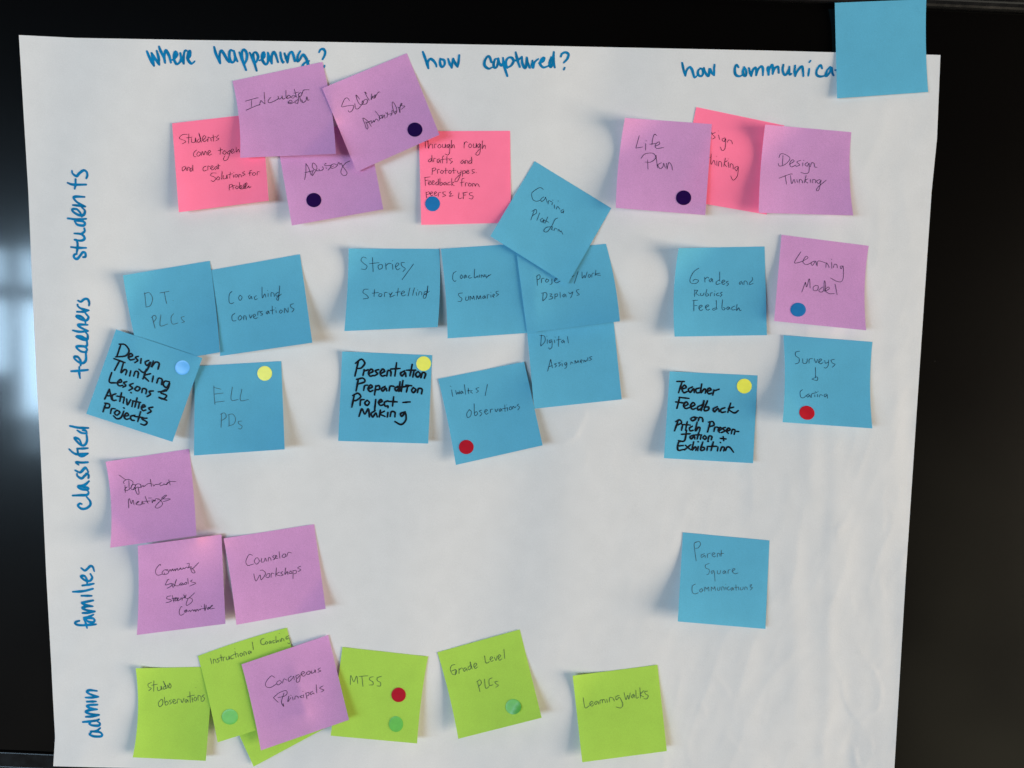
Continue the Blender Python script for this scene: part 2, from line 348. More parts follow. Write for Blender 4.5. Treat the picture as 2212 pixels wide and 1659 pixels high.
HEADS = [  # (region in source pixels, zoom width, strokes in zoomed pixels)
 ('heading', 5.5, [
  ((570, 160, 280, 2212), "140,355 250,620 365,815 365,815 330,620 285,410 285,410 400,590 530,780 530,780 510,560 450,340;525,205 570,340 680,560 715,720 715,720 690,520 720,340 760,340 850,520 897,715;920,640 1020,580 1090,470 1040,370 1000,450 1000,620 1080,760 1180,700 1210,600;1195,415 1230,580 1305,750 1305,750 1300,520 1340,340 1395,340;1440,590 1500,520 1510,380 1480,340 1440,430 1430,600 1530,740 1600,720 1650,670"),
  ((840, 160, 280, 2212), "130,215 190,440 320,735 320,735 300,520 340,335 420,400 540,620 600,700;740,350 640,320 610,480 640,640 710,710 780,640 790,500 755,345 755,345 800,540 870,675;930,390 1010,600 1140,950;1040,700 1010,500 1020,350 1080,300 1160,420 1160,600 1090,760;1255,400 1380,660 1475,970;1420,760 1370,540 1380,410 1460,400 1520,520 1490,640 1430,740;1560,645 1640,620 1720,520 1700,390 1650,460 1660,640 1760,770 1830,690 1830,400;1830,400 1880,560 1955,745 1955,745 1950,520 2010,380 2080,480 2150,700"),
  ((1080, 160, 280, 2212), "330,390 350,560 410,715 440,690;460,420 520,600 555,715 555,715 590,480 680,370 740,480 785,670;960,350 890,470 860,620 880,680 940,620 1040,460 1130,560 1195,720 1190,850 1120,950 1020,880 1040,790 1130,700 1240,660;1550,390 1600,300 1690,290 1745,380 1720,500 1660,610;1725,810 1700,870")]),
 ('heading', 5.5, [
  ((1670, 170, 280, 2212), "170,295 250,520 345,815 345,815 330,620 400,520 500,570 580,680 600,760;720,510 710,620 740,740 800,770 860,680 840,560 760,530 720,520;970,520 1010,650 1085,800 1085,800 1100,640 1130,510 1130,510 1190,650 1265,770 1265,770 1300,600 1320,400"),
  ((1910, 170, 380, 2212), "325,460 290,350 240,320 170,430 170,540 260,610 340,580;450,380 410,390 375,500 390,580 440,580 470,500 485,370 485,370 510,480 560,540 590,480;595,355 620,540 695,780;690,590 660,480 700,370 790,350 840,430 780,540 680,590;890,225 930,400 985,570;860,420 940,410 1035,330;1035,330 1050,500 1120,590 1150,350 1150,350 1170,480 1220,590;1280,420 1270,560 1300,590 1300,590 1330,460 1420,380;1430,480 1530,440 1550,360 1500,380 1460,500 1540,580 1660,540;1720,340 1680,480 1700,570 1740,520 1780,220 1780,220 1770,420 1800,580;1940,330 1970,260 2060,230 2120,280 2090,380 2010,470;2032,585 2008,632")]),
 ('heading', 5.3, [
  ((2710, 210, 360, 2212), "115,255 150,420 195,570 195,570 230,430 300,360 360,430 410,600 440,610 470,580;560,390 510,450 510,550 590,580 630,510 620,420 560,390;650,380 680,480 760,580 790,420 800,400 840,500 900,560 900,560 900,420 912,300;1500,360 1450,300 1410,400 1430,540 1520,585 1600,550;1640,360 1610,460 1630,560 1680,570 1690,460 1640,360;1760,385 1780,480 1815,580 1815,580 1850,440 1910,370 1935,420 1935,560 1935,560 1980,420 2060,340 2100,400 2100,560"),
  ((3020, 210, 360, 2212), "325,345 310,400 335,550 335,550 350,420 420,300 440,400 435,530 435,530 480,400 560,345 580,420 585,500;700,300 680,430 720,540 770,540 830,430 850,345 850,345 840,480 860,550 900,520;990,320 975,450 990,580 990,580 1040,460 1150,340 1180,440 1190,580;1335,400 1310,570;1370,200 1335,240;1650,390 1610,310 1520,430 1520,550 1610,590 1720,570;1850,350 1780,430 1740,540 1760,580 1840,480 1870,370 1890,380 1890,380 1900,500 1930,560;1970,435 2040,420")]),
 ('row_label', 5.5, [((230, 660, 180, 747), "320,1475 280,1490 275,1535 325,1560 380,1500 420,1450 460,1460 465,1520 425,1530;225,1362 340,1375 475,1375;320,1455 335,1340 320,1250 285,1240;285,1243 400,1255 450,1215 400,1150 280,1135;390,1150 450,1100 445,1050;170,885 330,905 475,893;285,935 330,990 430,1005 455,960 400,930 290,925;405,860 375,790 320,735 250,735 260,775 350,830 430,830 455,760 400,700;255,665 350,675 460,690 460,690 330,620 270,550 300,525 450,530;165,295 260,325 475,325;300,235 300,320 285,395;240,95 250,140 315,185 360,140 430,90 480,110 495,170 480,220")]),
 ('row_label', 5.5, [((230, 1170, 180, 807), "245,1412 380,1405 545,1388;392,1335 390,1440 405,1535;415,1310 415,1230 370,1160 310,1150 310,1190 390,1255 460,1265 510,1210 510,1090;520,1070 430,1060 350,1000 355,965 480,970 530,1020 500,1070;480,970 530,950 530,880;530,860 450,845 350,800 350,785 430,790 530,840 540,760 500,710;275,680 400,705 545,690 545,690 420,630 370,590 400,575 540,580;505,550 480,480 420,430 345,420 350,445 440,490 520,500 555,440 500,370;350,345 460,345 560,320 560,320 430,290 370,250 360,215;370,145 420,165 480,120 540,120 570,180 565,235")]),
 ('row_label', 5.5, [((230, 1680, 190, 830), "425,1470 390,1460 360,1500 420,1550 500,1545 570,1490 570,1420 510,1345;265,1320 400,1315 510,1310 545,1270 530,1240;520,1225 430,1210 360,1175 380,1150 460,1170 540,1190 520,1225;380,1150 480,1130 550,1070;340,940 350,980 420,1020 480,970 520,935 545,970 540,1015;310,880 370,910 410,910 470,845 500,840 540,910;370,785 325,740 430,745 530,738;205,510 270,570 350,600 530,585 530,585 440,630 370,610 345,500 345,500 430,500 530,492;420,420 380,340 310,310 310,340 400,430 470,440 515,370 510,260;510,235 420,225 345,180;440,180 500,190 510,235;220,105 370,135 540,140")]),
 ('row_label', 5.3, [((240, 2230, 190, 1017), "415,1355 340,1380 330,1420 420,1450 600,1445 770,1430;510,1320 550,1400 580,1510;540,1305 600,1370 710,1385 740,1340 690,1300 540,1300;510,1290 620,1270 715,1225;480,1190 600,1185 745,1155 745,1155 580,1130 480,1085 560,1050 700,1045 700,1045 560,1020 470,975 560,950 710,920;460,820 680,822;275,735 500,720 705,670;480,600 600,585 725,560;580,550 580,480 530,400 460,395 460,430 550,495 640,500 690,430 650,350;455,225 530,280 600,230 650,185 700,200 735,295")]),
 ('row_label', 5.3, [((280, 2730, 200, 1327), "560,1330 520,1380 640,1430 820,1430 850,1370 760,1310 560,1300;550,1295 700,1290 800,1210;340,1050 550,1030 700,1010 770,980;540,1070 510,1100 600,1140 760,1145 790,1080 720,1030;420,912 600,900 770,860 770,860 560,840 420,785 520,735 720,715 720,715 560,690 450,635 520,600 725,590;450,510 690,505;415,400 600,400 750,380 750,380 560,320 450,255 520,205 715,225")]),
]
HL = ['blue marker heading where happening?', 'blue marker heading how captured?', 'blue marker heading how communica, cut off by the note',
      'sideways blue word students', 'sideways blue word teachers', 'sideways blue word classified', 'sideways blue word families', 'sideways blue word admin']
for (nm, wd, regs), lab in zip(HEADS, HL):
    ink = Ink()
    for (x0, y0, wsrc, wz), s in regs:
        k = wsrc / wz
        for st in parse(s):
            ink.stroke([((x0 + x * k) * .540039, (y0 + y * k) * .540039) for x, y in st], wd, .28, -.6 if nm == 'heading' else .9, .25)
    ink.build(nm, sheet_h, 'heading_ink', sheet, lab)

# ------------------------------------------------------------------ notes
HR = 2.0
HX, HY = int(2400 / HR), int(1800 / HR)
yy_, xx_ = np.mgrid[0:HY, 0:HX] * HR
OX, OY = 60.0, 60.0
HM = sheet_h(xx_ - OX, yy_ - OY) + .00002
fx_, fy_ = xx_ - OX, yy_ - OY
inside = (fy_ > np.interp(fx_, eT(np.linspace(0, 1, 200))[:, 0], eT(np.linspace(0, 1, 200))[:, 1])) & (fx_ < np.interp(fy_, eR(np.linspace(0, 1, 200))[:, 1], eR(np.linspace(0, 1, 200))[:, 0])) & (fx_ > np.interp(fy_, eL(np.linspace(0, 1, 200))[:, 1], eL(np.linspace(0, 1, 200))[:, 0]))
HM = np.where(inside, HM, 0.0004)
# the raised rim at the top of the display
rimF = 11.0 + (fx_ - 2100.0) * .052
HM = np.where((fy_ > rimF - 9) & (fy_ < rimF + 7), np.maximum(HM, .0062), HM)
NG = 37
class Note:
    def __init__(self, q, col, lift=(12, 12), tl=0, tr=0, bow=(0, 0, 0, 0), top=0.0, blc=0, brc=0):
        self.q = np.array(q, float); self.col = col; self.bow = bow
        u, v = np.meshgrid(np.linspace(0, 1, NG), np.linspace(0, 1, NG))
        S = top + (lift[0] * (1 - u) + lift[1] * u) * np.clip((v - .12) / .88, 0, 1) ** 1.55 * .8
        rr = np.random.default_rng(int(q[0][0] * 10 + q[0][1]))
        el, er = rr.uniform(0.2, 4.2, 2)
        S = S + (el * (1 - u) ** 3 + er * u ** 3 + rr.uniform(-1.2, 1.2) * np.sin(3.14 * u)) * np.clip(v * 1.4, 0, 1) * (.4 if max(lift) < 6 else 1)
        S = S + .95 * tl * np.clip(1 - (u * 1.9 + v * 2.0), 0, 1) ** 2.3 + tr * np.clip(1 - ((1 - u) * 1.6 + v * 1.9), 0, 1) ** 1.7
        S = S + blc * np.clip(1 - (u * 2.6 + (1 - v) * 2.6), 0, 1) ** 1.4 + brc * np.clip(1 - ((1 - u) * 2.6 + (1 - v) * 2.6), 0, 1) ** 1.4
        S = S + .5 * np.sin(3.1 * u + 2.2 * v + q[0][0]) * v
        F = self.map(u, v)
        cut = lambda a, n: np.clip(a, 0, n - 1)
        ix = cut(np.round((F[..., 0] + OX) / HR).astype(int), HX); iy = cut(np.round((F[..., 1] + OY) / HR).astype(int), HY)
        under = HM[iy, ix] * 1000
        # neighbourhood maximum so nothing pokes through between grid points
        for dx in (-1, 0, 1):
            for dy in (-1, 0, 1):
                under = np.maximum(under, HM[cut(iy + dy * 2, HY), cut(ix + dx * 2, HX)] * 1000)
        base = np.percentile(under[:8], 50)
        S = S + np.minimum(base, 4.0)
        D = np.maximum(under + .35 - S, 0); need = D.copy()
        for _ in range(220):
            p = np.pad(D, 1, mode='edge')
            D = np.maximum(need, (p[:-2, 1:-1] + p[2:, 1:-1] + p[1:-1, :-2] + p[1:-1, 2:]) / 4)
        self.S = (S + D) * .001
        # lay it into the height map for what is stuck over it
        t = np.linspace(0, 1, 190); uu, vv = np.meshgrid(t, t); F2 = self.map(uu, vv)
        ix = cut(np.round((F2[..., 0] + OX) / HR).astype(int), HX); iy = cut(np.round((F2[..., 1] + OY) / HR).astype(int), HY)
        np.maximum.at(HM, (iy, ix), self.hg(uu, vv))
    def map(self, u, v):
        q = self.q; u = np.asarray(u)[..., None]; v = np.asarray(v)[..., None]
        p = (1 - u) * (1 - v) * q[0] + u * (1 - v) * q[1] + u * v * q[2] + (1 - u) * v * q[3]
        ex = (q[1] - q[0]) / np.hypot(*(q[1] - q[0])); ey = (q[3] - q[0]) / np.hypot(*(q[3] - q[0]))
        l, r, t, b = self.bow
        return p + ex * (4 * v * (1 - v) * (l * (1 - u) ** 2 + r * u ** 2)) + ey * (4 * u * (1 - u) * (t * (1 - v) ** 2 + b * v ** 2))
    def inv(self, x, y):
        q = self.q; a = q[1] - q[0]; b = q[3] - q[0]; P = np.stack([x, y], -1)
        det = a[0] * b[1] - a[1] * b[0]; w = P - q[0]
        u = (w[..., 0] * b[1] - w[..., 1] * b[0]) / det; v = (a[0] * w[..., 1] - a[1] * w[..., 0]) / det
        for _ in range(8):
            e = P - self.map(u, v)
            u = u + (e[..., 0] * b[1] - e[..., 1] * b[0]) / det; v = v + (a[0] * e[..., 1] - a[1] * e[..., 0]) / det
        return u, v
    def hg(self, u, v):
        u = np.clip(u, 0, 1) * (NG - 1); v = np.clip(v, 0, 1) * (NG - 1)
        i = np.minimum(u.astype(int), NG - 2); j = np.minimum(v.astype(int), NG - 2); fu = u - i; fv = v - j; S = self.S
        return S[j, i] * (1 - fu) * (1 - fv) + S[j, i + 1] * fu * (1 - fv) + S[j + 1, i] * (1 - fu) * fv + S[j + 1, i + 1] * fu * fv
    def h(self, x, y):
        return self.hg(*self.inv(np.asarray(x, float), np.asarray(y, float)))
    def build(self, label, group):
        u, v = np.meshgrid(np.linspace(0, 1, NG), np.linspace(0, 1, NG)); F = self.map(u, v)
        P = unproj(F[..., 0], F[..., 1], self.S).reshape(-1, 3)
        o = mesh_obj('sticky_note', P, grid_faces(NG, NG), self.col)
        recentre(o, P[NG // 2]); bpy.context.view_layer.update()
        tag(o, label, 'sticky note', group); self.o = o; return o

NOTES = {}
INKS = {}
GROUPS = {'blue': 'blue sticky notes on the white sheet', 'purple': 'purple sticky notes on the white sheet', 'pink': 'pink sticky notes on the white sheet', 'green': 'green sticky notes on the white sheet'}
def note(key, col, q, label, trace=(), ink='pen', wd=1.02, **kw):
    n = Note(q, col, **kw); n.build(label, GROUPS[col]); NOTES[key] = n
    if trace:
        k = Ink()
        for *where, s in trace:
            if len(where) == 2: place = lambda x, y: T(*where, x, y)
            else: place = lambda x, y: ((where[0] + x * where[2] / where[3]) * .540039, (where[1] + y * where[2] / where[3]) * .540039)
            for st in parse(s): k.stroke([place(x, y) for x, y in st], wd, .12 if ink == 'marker' else .1, .8, .15)
        k.build('handwriting', n.h, ink, n.o)
    return n

note('students', 'pink', [(371.8, 266.5), (565.5, 244), (580.5, 433.5), (386.3, 458.5)], 'pink note reading Students come together, half under a purple note',
 trace=[(0, 0, "1620,1160 1575,1165 1550,1195 1590,1212 1605,1225 1575,1243;1632,1155 1630,1240;1610,1190 1660,1185;1655,1195 1658,1230 1685,1225 1690,1190 1695,1235;1722,1200 1705,1215 1715,1232 1735,1205 1718,1150 1740,1230;1750,1215 1780,1185 1762,1172 1750,1200 1765,1225 1790,1205;1795,1225 1800,1185 1820,1195 1825,1220;1842,1165 1845,1222;1825,1190 1865,1180;1890,1165 1870,1190 1893,1198 1865,1218;1700,1295 1675,1320 1675,1350 1695,1355;1715,1310 1700,1335 1715,1350 1735,1325 1715,1310;1740,1345 1748,1308 1762,1340 1775,1305 1790,1340;1795,1330 1820,1310 1808,1298 1795,1320 1808,1342 1830,1330;1905,1275 1902,1335;1885,1300 1925,1292;1940,1300 1925,1320 1940,1335 1955,1315 1940,1300;1985,1300 1962,1320 1980,1330 1990,1300 1970,1370 1945,1388 1930,1375 1945,1345;1995,1320 2020,1295 2005,1288 1995,1310 2010,1325 2030,1310;2040,1270 2042,1315 2060,1290 2070,1315;1600,1435 1575,1450 1580,1478 1602,1455 1605,1440 1612,1475;1620,1475 1625,1445 1640,1450 1645,1472;1660,1450 1640,1465 1648,1482 1665,1460 1665,1425 1668,1478;1780,1435 1755,1450 1760,1478 1785,1470;1795,1470 1798,1435 1815,1440;1820,1460 1842,1440 1830,1432 1820,1455 1835,1468 1850,1458;1872,1435 1855,1450 1862,1465 1878,1445 1880,1462;1885,1415 1890,1460;1870,1438 1902,1430;1870,1495 1835,1495 1820,1515 1850,1528 1865,1545 1845,1568 1825,1560;1885,1525 1870,1545 1885,1555 1900,1540 1885,1525;1920,1480 1915,1550;1930,1515 1930,1545 1955,1540 1960,1510 1965,1545;1990,1485 1985,1540;1970,1510 2010,1500;2015,1510 2018,1535;2018,1490 2022,1493;2040,1505 2028,1520 2040,1532 2055,1515 2040,1505;2062,1535 2065,1510 2080,1510 2088,1530;2115,1480 2095,1495 2118,1505 2095,1520;2175,1470 2160,1480 2158,1520;2145,1498 2178,1492;2195,1490 2180,1505 2195,1518 2210,1500 2195,1490;2222,1515 2225,1485 2245,1485;1982,1595 1980,1645;1980,1600 2005,1592 2005,1612 1982,1620;2015,1635 2015,1605 2032,1602;2045,1605 2035,1622 2048,1632 2060,1615 2045,1605;2070,1575 2072,1630 2092,1615 2080,1600 2075,1628 2100,1630 2125,1585 2105,1600 2110,1630 2135,1590 2125,1580 2118,1625 2140,1620 2148,1605 2155,1622 2170,1612")],
 lift=(5, 13), wd=1.02)
note('advisory', 'purple', [(597, 295), (791, 262), (828, 452.2), (630.5, 487.2)], 'purple note reading Advisory with a dark dot, tucked under two purple notes',
 trace=[(1200, 620, 220, 1269, "108,572 135,400 138,195 138,195 200,300 258,465;110,408 300,362;330,340 370,350 325,420 290,475 275,460 285,400 320,345;330,340 285,270 290,200 320,185 380,250 390,320 370,360 430,365;435,330 445,325 440,350 480,365 540,320 515,262;600,285 610,315;605,205 590,190 575,245 700,240 720,265 645,355;850,225 780,205 720,235 715,290 750,308 820,280 860,240;745,270 780,250;860,240 895,170 920,220 950,190 990,265 1080,390 1075,450 1020,478 960,440 945,370 990,260 1060,180 1155,135")],
 lift=(10, 20), wd=1.02)
note('incubator', 'purple', [(502, 175), (696.2, 133.8), (725.5, 332.5), (518.7, 341)], 'purple note reading Incubator edu, overlapping the happening heading',
 trace=[(1, 0, "-94,875 0,848 22,846;-37,866 -40,922;-87,953 0,915 38,905;30,905 42,868 42,868 78,898 78,898 70,796;130,840 105,870 120,888 190,855 190,830 200,857 225,840 225,825 232,856 250,850;258,780 262,848 280,822 300,838 268,852;325,822 305,840 325,848 335,825 348,842;330,768 350,838;325,805 368,795;382,800 365,820 385,832 397,806 382,800;395,820 412,780 460,775;275,890 312,880 300,865 278,882 290,896 330,885;365,860 335,880 360,892 372,828 390,882;395,860 405,887 430,870 440,835 446,866 460,862")],
 lift=(9, 16), tr=0, bow=(6, 5, 0, 0), wd=1.02, brc=6)
note('rough', 'pink', [(905, 283.5), (1101.8, 282.5), (1104, 481), (910, 485.7)], 'pink note reading Through rough drafts, with a blue dot at lower left',
 trace=[(1, 0, "1440,1222 1490,1218;1463,1220 1465,1280;1487,1215 1490,1282 1505,1248 1525,1250 1528,1282;1545,1280 1545,1248 1562,1245;1585,1245 1572,1265 1585,1280 1600,1262 1585,1245;1612,1245 1615,1275 1635,1270 1638,1242 1642,1280;1672,1245 1652,1255 1660,1278 1675,1250 1672,1320 1655,1340 1638,1330;1690,1210 1690,1280 1702,1250 1712,1255 1714,1280;1800,1230 1798,1280;1798,1250 1812,1225 1830,1232;1850,1240 1838,1260 1850,1278 1865,1258 1850,1240;1880,1240 1882,1275 1900,1270 1905,1238 1908,1278;1935,1240 1915,1255 1925,1278 1940,1245 1935,1320 1915,1342 1900,1330 1930,1290;1958,1215 1955,1285 1970,1255 1980,1258 1982,1285;1515,1370 1490,1385 1500,1400 1518,1380 1520,1340 1522,1400;1535,1400 1538,1370 1555,1368;1585,1370 1565,1385 1575,1408 1590,1380 1595,1408;1625,1345 1612,1360 1612,1410;1598,1380 1630,1375;1650,1350 1650,1410;1635,1375 1670,1372;1695,1370 1675,1375 1680,1390 1698,1395 1678,1415;1790,1380 1770,1400 1780,1415 1798,1390 1800,1415;1810,1415 1812,1385 1828,1390 1832,1415;1855,1385 1840,1400 1848,1415 1865,1395 1862,1355 1866,1415;1525,1455 1522,1510;1520,1460 1545,1450 1555,1465 1525,1480;1570,1500 1570,1468 1588,1462;1605,1470 1595,1488 1608,1500 1620,1482 1605,1470;1640,1450 1640,1502;1625,1475 1660,1470;1675,1470 1665,1485 1675,1500 1690,1482 1675,1470;1708,1450 1710,1500;1695,1475 1728,1470;1740,1475 1748,1500 1768,1490;1772,1470 1770,1500 1745,1560 1725,1570 1722,1550 1760,1510;1785,1475 1785,1525;1785,1480 1808,1475 1808,1495 1785,1500;1820,1490 1840,1478 1830,1468 1818,1490 1830,1500 1845,1492;1890,1462 1868,1468 1872,1482 1890,1488 1865,1502;1903,1490 1906,1493;1455,1535 1505,1528;1460,1535 1465,1605;1460,1562 1490,1555;1490,1590 1510,1570 1500,1562 1488,1585 1500,1598 1515,1590;1520,1588 1540,1568 1530,1560 1518,1582 1530,1598 1545,1588;1570,1570 1552,1585 1562,1600 1578,1580 1575,1545 1580,1600;1590,1540 1592,1600 1612,1590 1605,1575 1592,1585;1640,1572 1622,1585 1630,1600 1645,1580 1648,1600;1680,1572 1660,1580 1660,1598 1682,1595;1692,1540 1692,1605;1715,1570 1693,1588 1715,1605;1800,1540 1780,1550 1778,1610;1765,1580 1800,1572;1810,1610 1812,1580 1830,1582;1845,1580 1835,1598 1848,1610 1862,1595 1845,1580;1870,1612 1875,1585 1890,1590 1895,1610 1905,1588 1920,1592 1930,1615"),
  (1, 1, "1470,0 1475,50;1472,5 1495,-2 1498,15 1475,22;1505,20 1528,5 1518,-2 1505,15 1515,32 1530,25;1540,20 1560,5 1550,-3 1540,15 1550,32 1565,25;1575,38 1578,8 1598,2;1640,-2 1615,2 1620,18 1640,28 1612,42;1685,-8 1672,10 1690,12 1672,38 1705,30;1755,5 1752,55 1785,50;1795,5 1792,60;1785,10 1830,0;1790,28 1815,25;1870,5 1845,10 1850,28 1875,35 1868,60 1840,55")],
 lift=(2, 3), wd=1.02)
note('scholar', 'purple', [(696, 190.5), (878.8, 115), (949.3, 291.2), (770.5, 371.2)], 'tilted purple note reading Scholar Ambassadors with a dark purple dot',
 trace=[(1350, 340, 300, 1269, "207,265 165,218 120,240 75,340 80,370 170,352 260,345 275,370 250,430 205,460 180,430;293,315 305,390 330,408 370,385 420,320;375,242 320,170 315,190 350,290 395,335 440,300 425,265;420,275 415,320 440,330 490,315 510,265 490,240 455,255 425,290;498,148 462,118 500,200 540,262;580,148 570,250 590,200 605,185 600,215 620,225 645,200 640,165 625,185 630,215 660,165 700,115 722,125;575,705 520,620 445,560 432,575 465,660 490,740 510,740 515,700 480,622;480,620 500,640 575,600;575,600 575,650 615,600 620,632 655,575 695,612;640,440 700,520 715,560 705,600;705,550 720,520 745,515 755,545 720,570 708,552;755,500 760,565 790,505 805,565;812,470 850,490 835,550;845,460 848,495 920,485 900,520;925,485 920,440 945,430 945,470;945,430 925,330 940,285 995,380 1000,450 975,495 970,450 1010,440;1020,375 1035,385 1055,470;1030,380 1060,370 1090,312 1075,310 1060,360 1058,470;1095,315 1085,350 1140,360 1080,412")],
 lift=(9, 19), wd=1.02, bow=(0, 0, 0, 0))
note('pinkdesign', 'pink', [(1504, 231.2), (1694, 271), (1656, 463.5), (1464, 430)], 'pink note reading thinking, wedged between two purple notes',
 trace=[(2, 0, "1690,1140 1675,1165 1690,1195;1718,1135 1728,1150 1705,1165 1725,1195;1758,1145 1730,1160 1756,1185 1733,1202;1785,1165 1795,1207;1782,1130 1785,1133;1842,1190 1815,1205 1835,1225 1847,1195 1842,1280 1817,1302 1800,1270;1862,1232 1872,1210 1895,1215 1907,1245;1690,1362 1716,1358;1722,1328 1720,1420 1745,1385 1757,1426;1770,1388 1771,1432;1766,1350 1769,1353;1785,1437 1790,1395 1810,1405 1813,1442;1845,1365 1830,1438;1862,1388 1835,1410 1856,1442;1870,1400 1873,1447;1868,1372 1871,1375;1885,1447 1890,1415 1910,1425 1913,1462;1952,1435 1925,1450 1940,1477 1957,1440 1947,1520 1912,1557 1890,1520")],
 lift=(3, 5), wd=1.02)
note('lifeplan', 'purple', [(1350, 254.5), (1538, 268), (1523.5, 464.7), (1330.2, 449)], 'purple note reading Life Plan with a dark purple dot and curled corner',
 trace=[(2, 0, "1100,1172 1070,1280 1070,1280 1130,1270;1155,1240 1155,1298;1158,1212 1160,1219;1252,1172 1232,1160 1216,1200 1210,1252;1190,1246 1242,1240;1235,1265 1275,1245 1270,1225 1240,1250 1250,1282 1310,1275;1115,1368 1150,1330 1220,1325 1242,1365 1200,1400 1150,1400;1172,1380 1176,1462;1245,1340 1258,1452;1292,1405 1262,1425 1280,1457 1305,1440 1310,1410 1326,1452;1335,1410 1340,1462 1340,1462 1356,1405 1380,1430 1386,1470")],
 lift=(13, 8), tl=15, bow=(-4, 0, 0, 0), wd=1.02)
note('purpledesign', 'purple', [(1653, 269), (1839, 285.5), (1843.2, 465.5), (1639, 459.7)], 'purple note reading Design Thinking, covering the edge of a pink note',
 trace=[(3, 0, "95,1362 110,1330 150,1335 190,1370 150,1420 100,1435 90,1412;130,1342 125,1432;185,1420 225,1395 215,1380 190,1405 200,1442 245,1425;285,1385 250,1400 275,1425 240,1440;302,1405 300,1436;308,1384 311,1390;345,1400 320,1420 340,1437 355,1410 355,1480 330,1500 285,1490;365,1442 380,1405 400,1415 405,1442 425,1444;95,1540 190,1505 212,1505;150,1518 160,1592;195,1515 205,1587 225,1550 236,1582;250,1550 255,1577;270,1582 275,1550 295,1560 300,1582;330,1515 315,1582;345,1545 320,1562 345,1582;366,1550 370,1577;385,1582 390,1550 410,1556 410,1582;450,1550 420,1565 440,1587 460,1555 440,1640 420,1646 430,1620 505,1555")],
 lift=(12, 13), tl=14, bow=(-3, -6, 0, 0), wd=1.02)
note('blank', 'blue', [(1803.2, 6), (2001, -2), (2005.2, 198.7), (1808.2, 212.5)], 'blank blue note stuck half on the sheet and half on the television',
 lift=(7, 5), bow=(0, -3, 0, 0))
note('stories', 'blue', [(753, 536.7), (949.2, 537.5), (945.5, 706.5), (743.7, 715.2)], 'blue note reading Stories/ Storytelling',
 trace=[(1, 1, "1262,758 1362,622;955,572 925,562 908,590 935,620 960,640 945,668 910,665;1007,565 1012,690;980,620 1065,610;1075,625 1055,640 1065,668 1092,655 1090,630 1072,625;1125,670 1120,615;1120,640 1145,618 1170,620;1180,625 1182,670;1178,592 1182,596;1205,650 1235,625 1222,612 1205,640 1220,672 1245,660;1285,608 1255,612 1262,640 1290,662 1270,688;970,840 935,842 925,870 955,890 970,915 925,925;1025,840 1020,905;1005,875 1060,868;1070,875 1060,895 1075,905 1090,885 1070,875;1110,905 1112,870 1135,868;1150,872 1158,888 1178,868 1178,868 1158,908 1202,890;1230,830 1220,900;1205,868 1245,862;1255,880 1285,865 1272,855 1255,875 1268,898 1295,888;1330,830 1315,898;1370,828 1352,895;1385,865 1388,895;1395,845 1398,848;1405,892 1412,862 1432,868 1432,890;1480,855 1455,865 1455,888 1478,875 1485,810 1470,905 1450,918 1450,890 1500,858")],
 lift=(15, 13), tl=7, bow=(2, 3, 0, 0), wd=1.02)
note('digital', 'blue', [(1136.5, 693), (1323.5, 674), (1343, 862.7), (1154, 883)], 'blue note reading Digital Assignments, its top under another blue note',
 trace=[(2, 1, "255,1235 248,1330;240,1240 280,1245 285,1290 250,1332;305,1275 305,1310;300,1245 303,1248;345,1275 322,1285 328,1305 345,1285 345,1340 325,1358 318,1345;368,1278 370,1305;372,1252 374,1255;405,1245 402,1335;385,1280 425,1272;445,1278 428,1292 438,1305 450,1285 455,1305;480,1248 488,1305;335,1445 308,1550;335,1445 350,1520;318,1510 350,1500;385,1480 368,1488 385,1500 372,1515;420,1470 402,1478 418,1490 405,1508;432,1480 435,1505;430,1458 432,1461;475,1470 455,1480 462,1498 475,1478 470,1515 455,1525;508,1490 512,1468 528,1482;545,1485 545,1455 560,1478 570,1455 578,1475;590,1470 608,1455 598,1450 590,1465 605,1478;620,1472 622,1452 638,1468 642,1450;655,1430 655,1460;690,1420 670,1432 688,1445 668,1458")],
 lift=(4, 8), wd=1.02)
note('summaries', 'blue', [(952.2, 537.7), (1148, 524), (1160, 718), (966.7, 731)], 'blue note reading Coaching Summaries',
 trace=[(1, 1, "1730,685 1705,705 1700,750 1715,772 1730,765;1775,715 1765,735 1775,750 1785,730 1775,715;1810,715 1797,735 1805,745 1815,720 1822,742;1850,720 1835,732 1845,745 1865,738;1890,665 1888,742 1915,725 1918,740;1930,715 1930,740;1945,740 1950,715 1968,735 1975,712;1985,715 1990,735 2030,712;2012,718 1990,745;1785,872 1750,880 1760,905 1780,920 1770,945 1745,945;1815,905 1812,935 1835,930 1838,900;1850,935 1852,900 1870,925 1880,898 1888,930;1905,930 1910,895 1925,925 1938,895 1945,925;1975,895 1958,910 1968,922 1980,900 1985,920;2000,920 2000,890 2015,888;2030,888 2030,912;2028,865 2031,868;2045,905 2062,890 2052,882 2045,900 2058,912;2095,856 2074,862 2080,878 2098,884 2075,902")],
 lift=(16, 8), bow=(3, 0, 0, 0), wd=1.02)
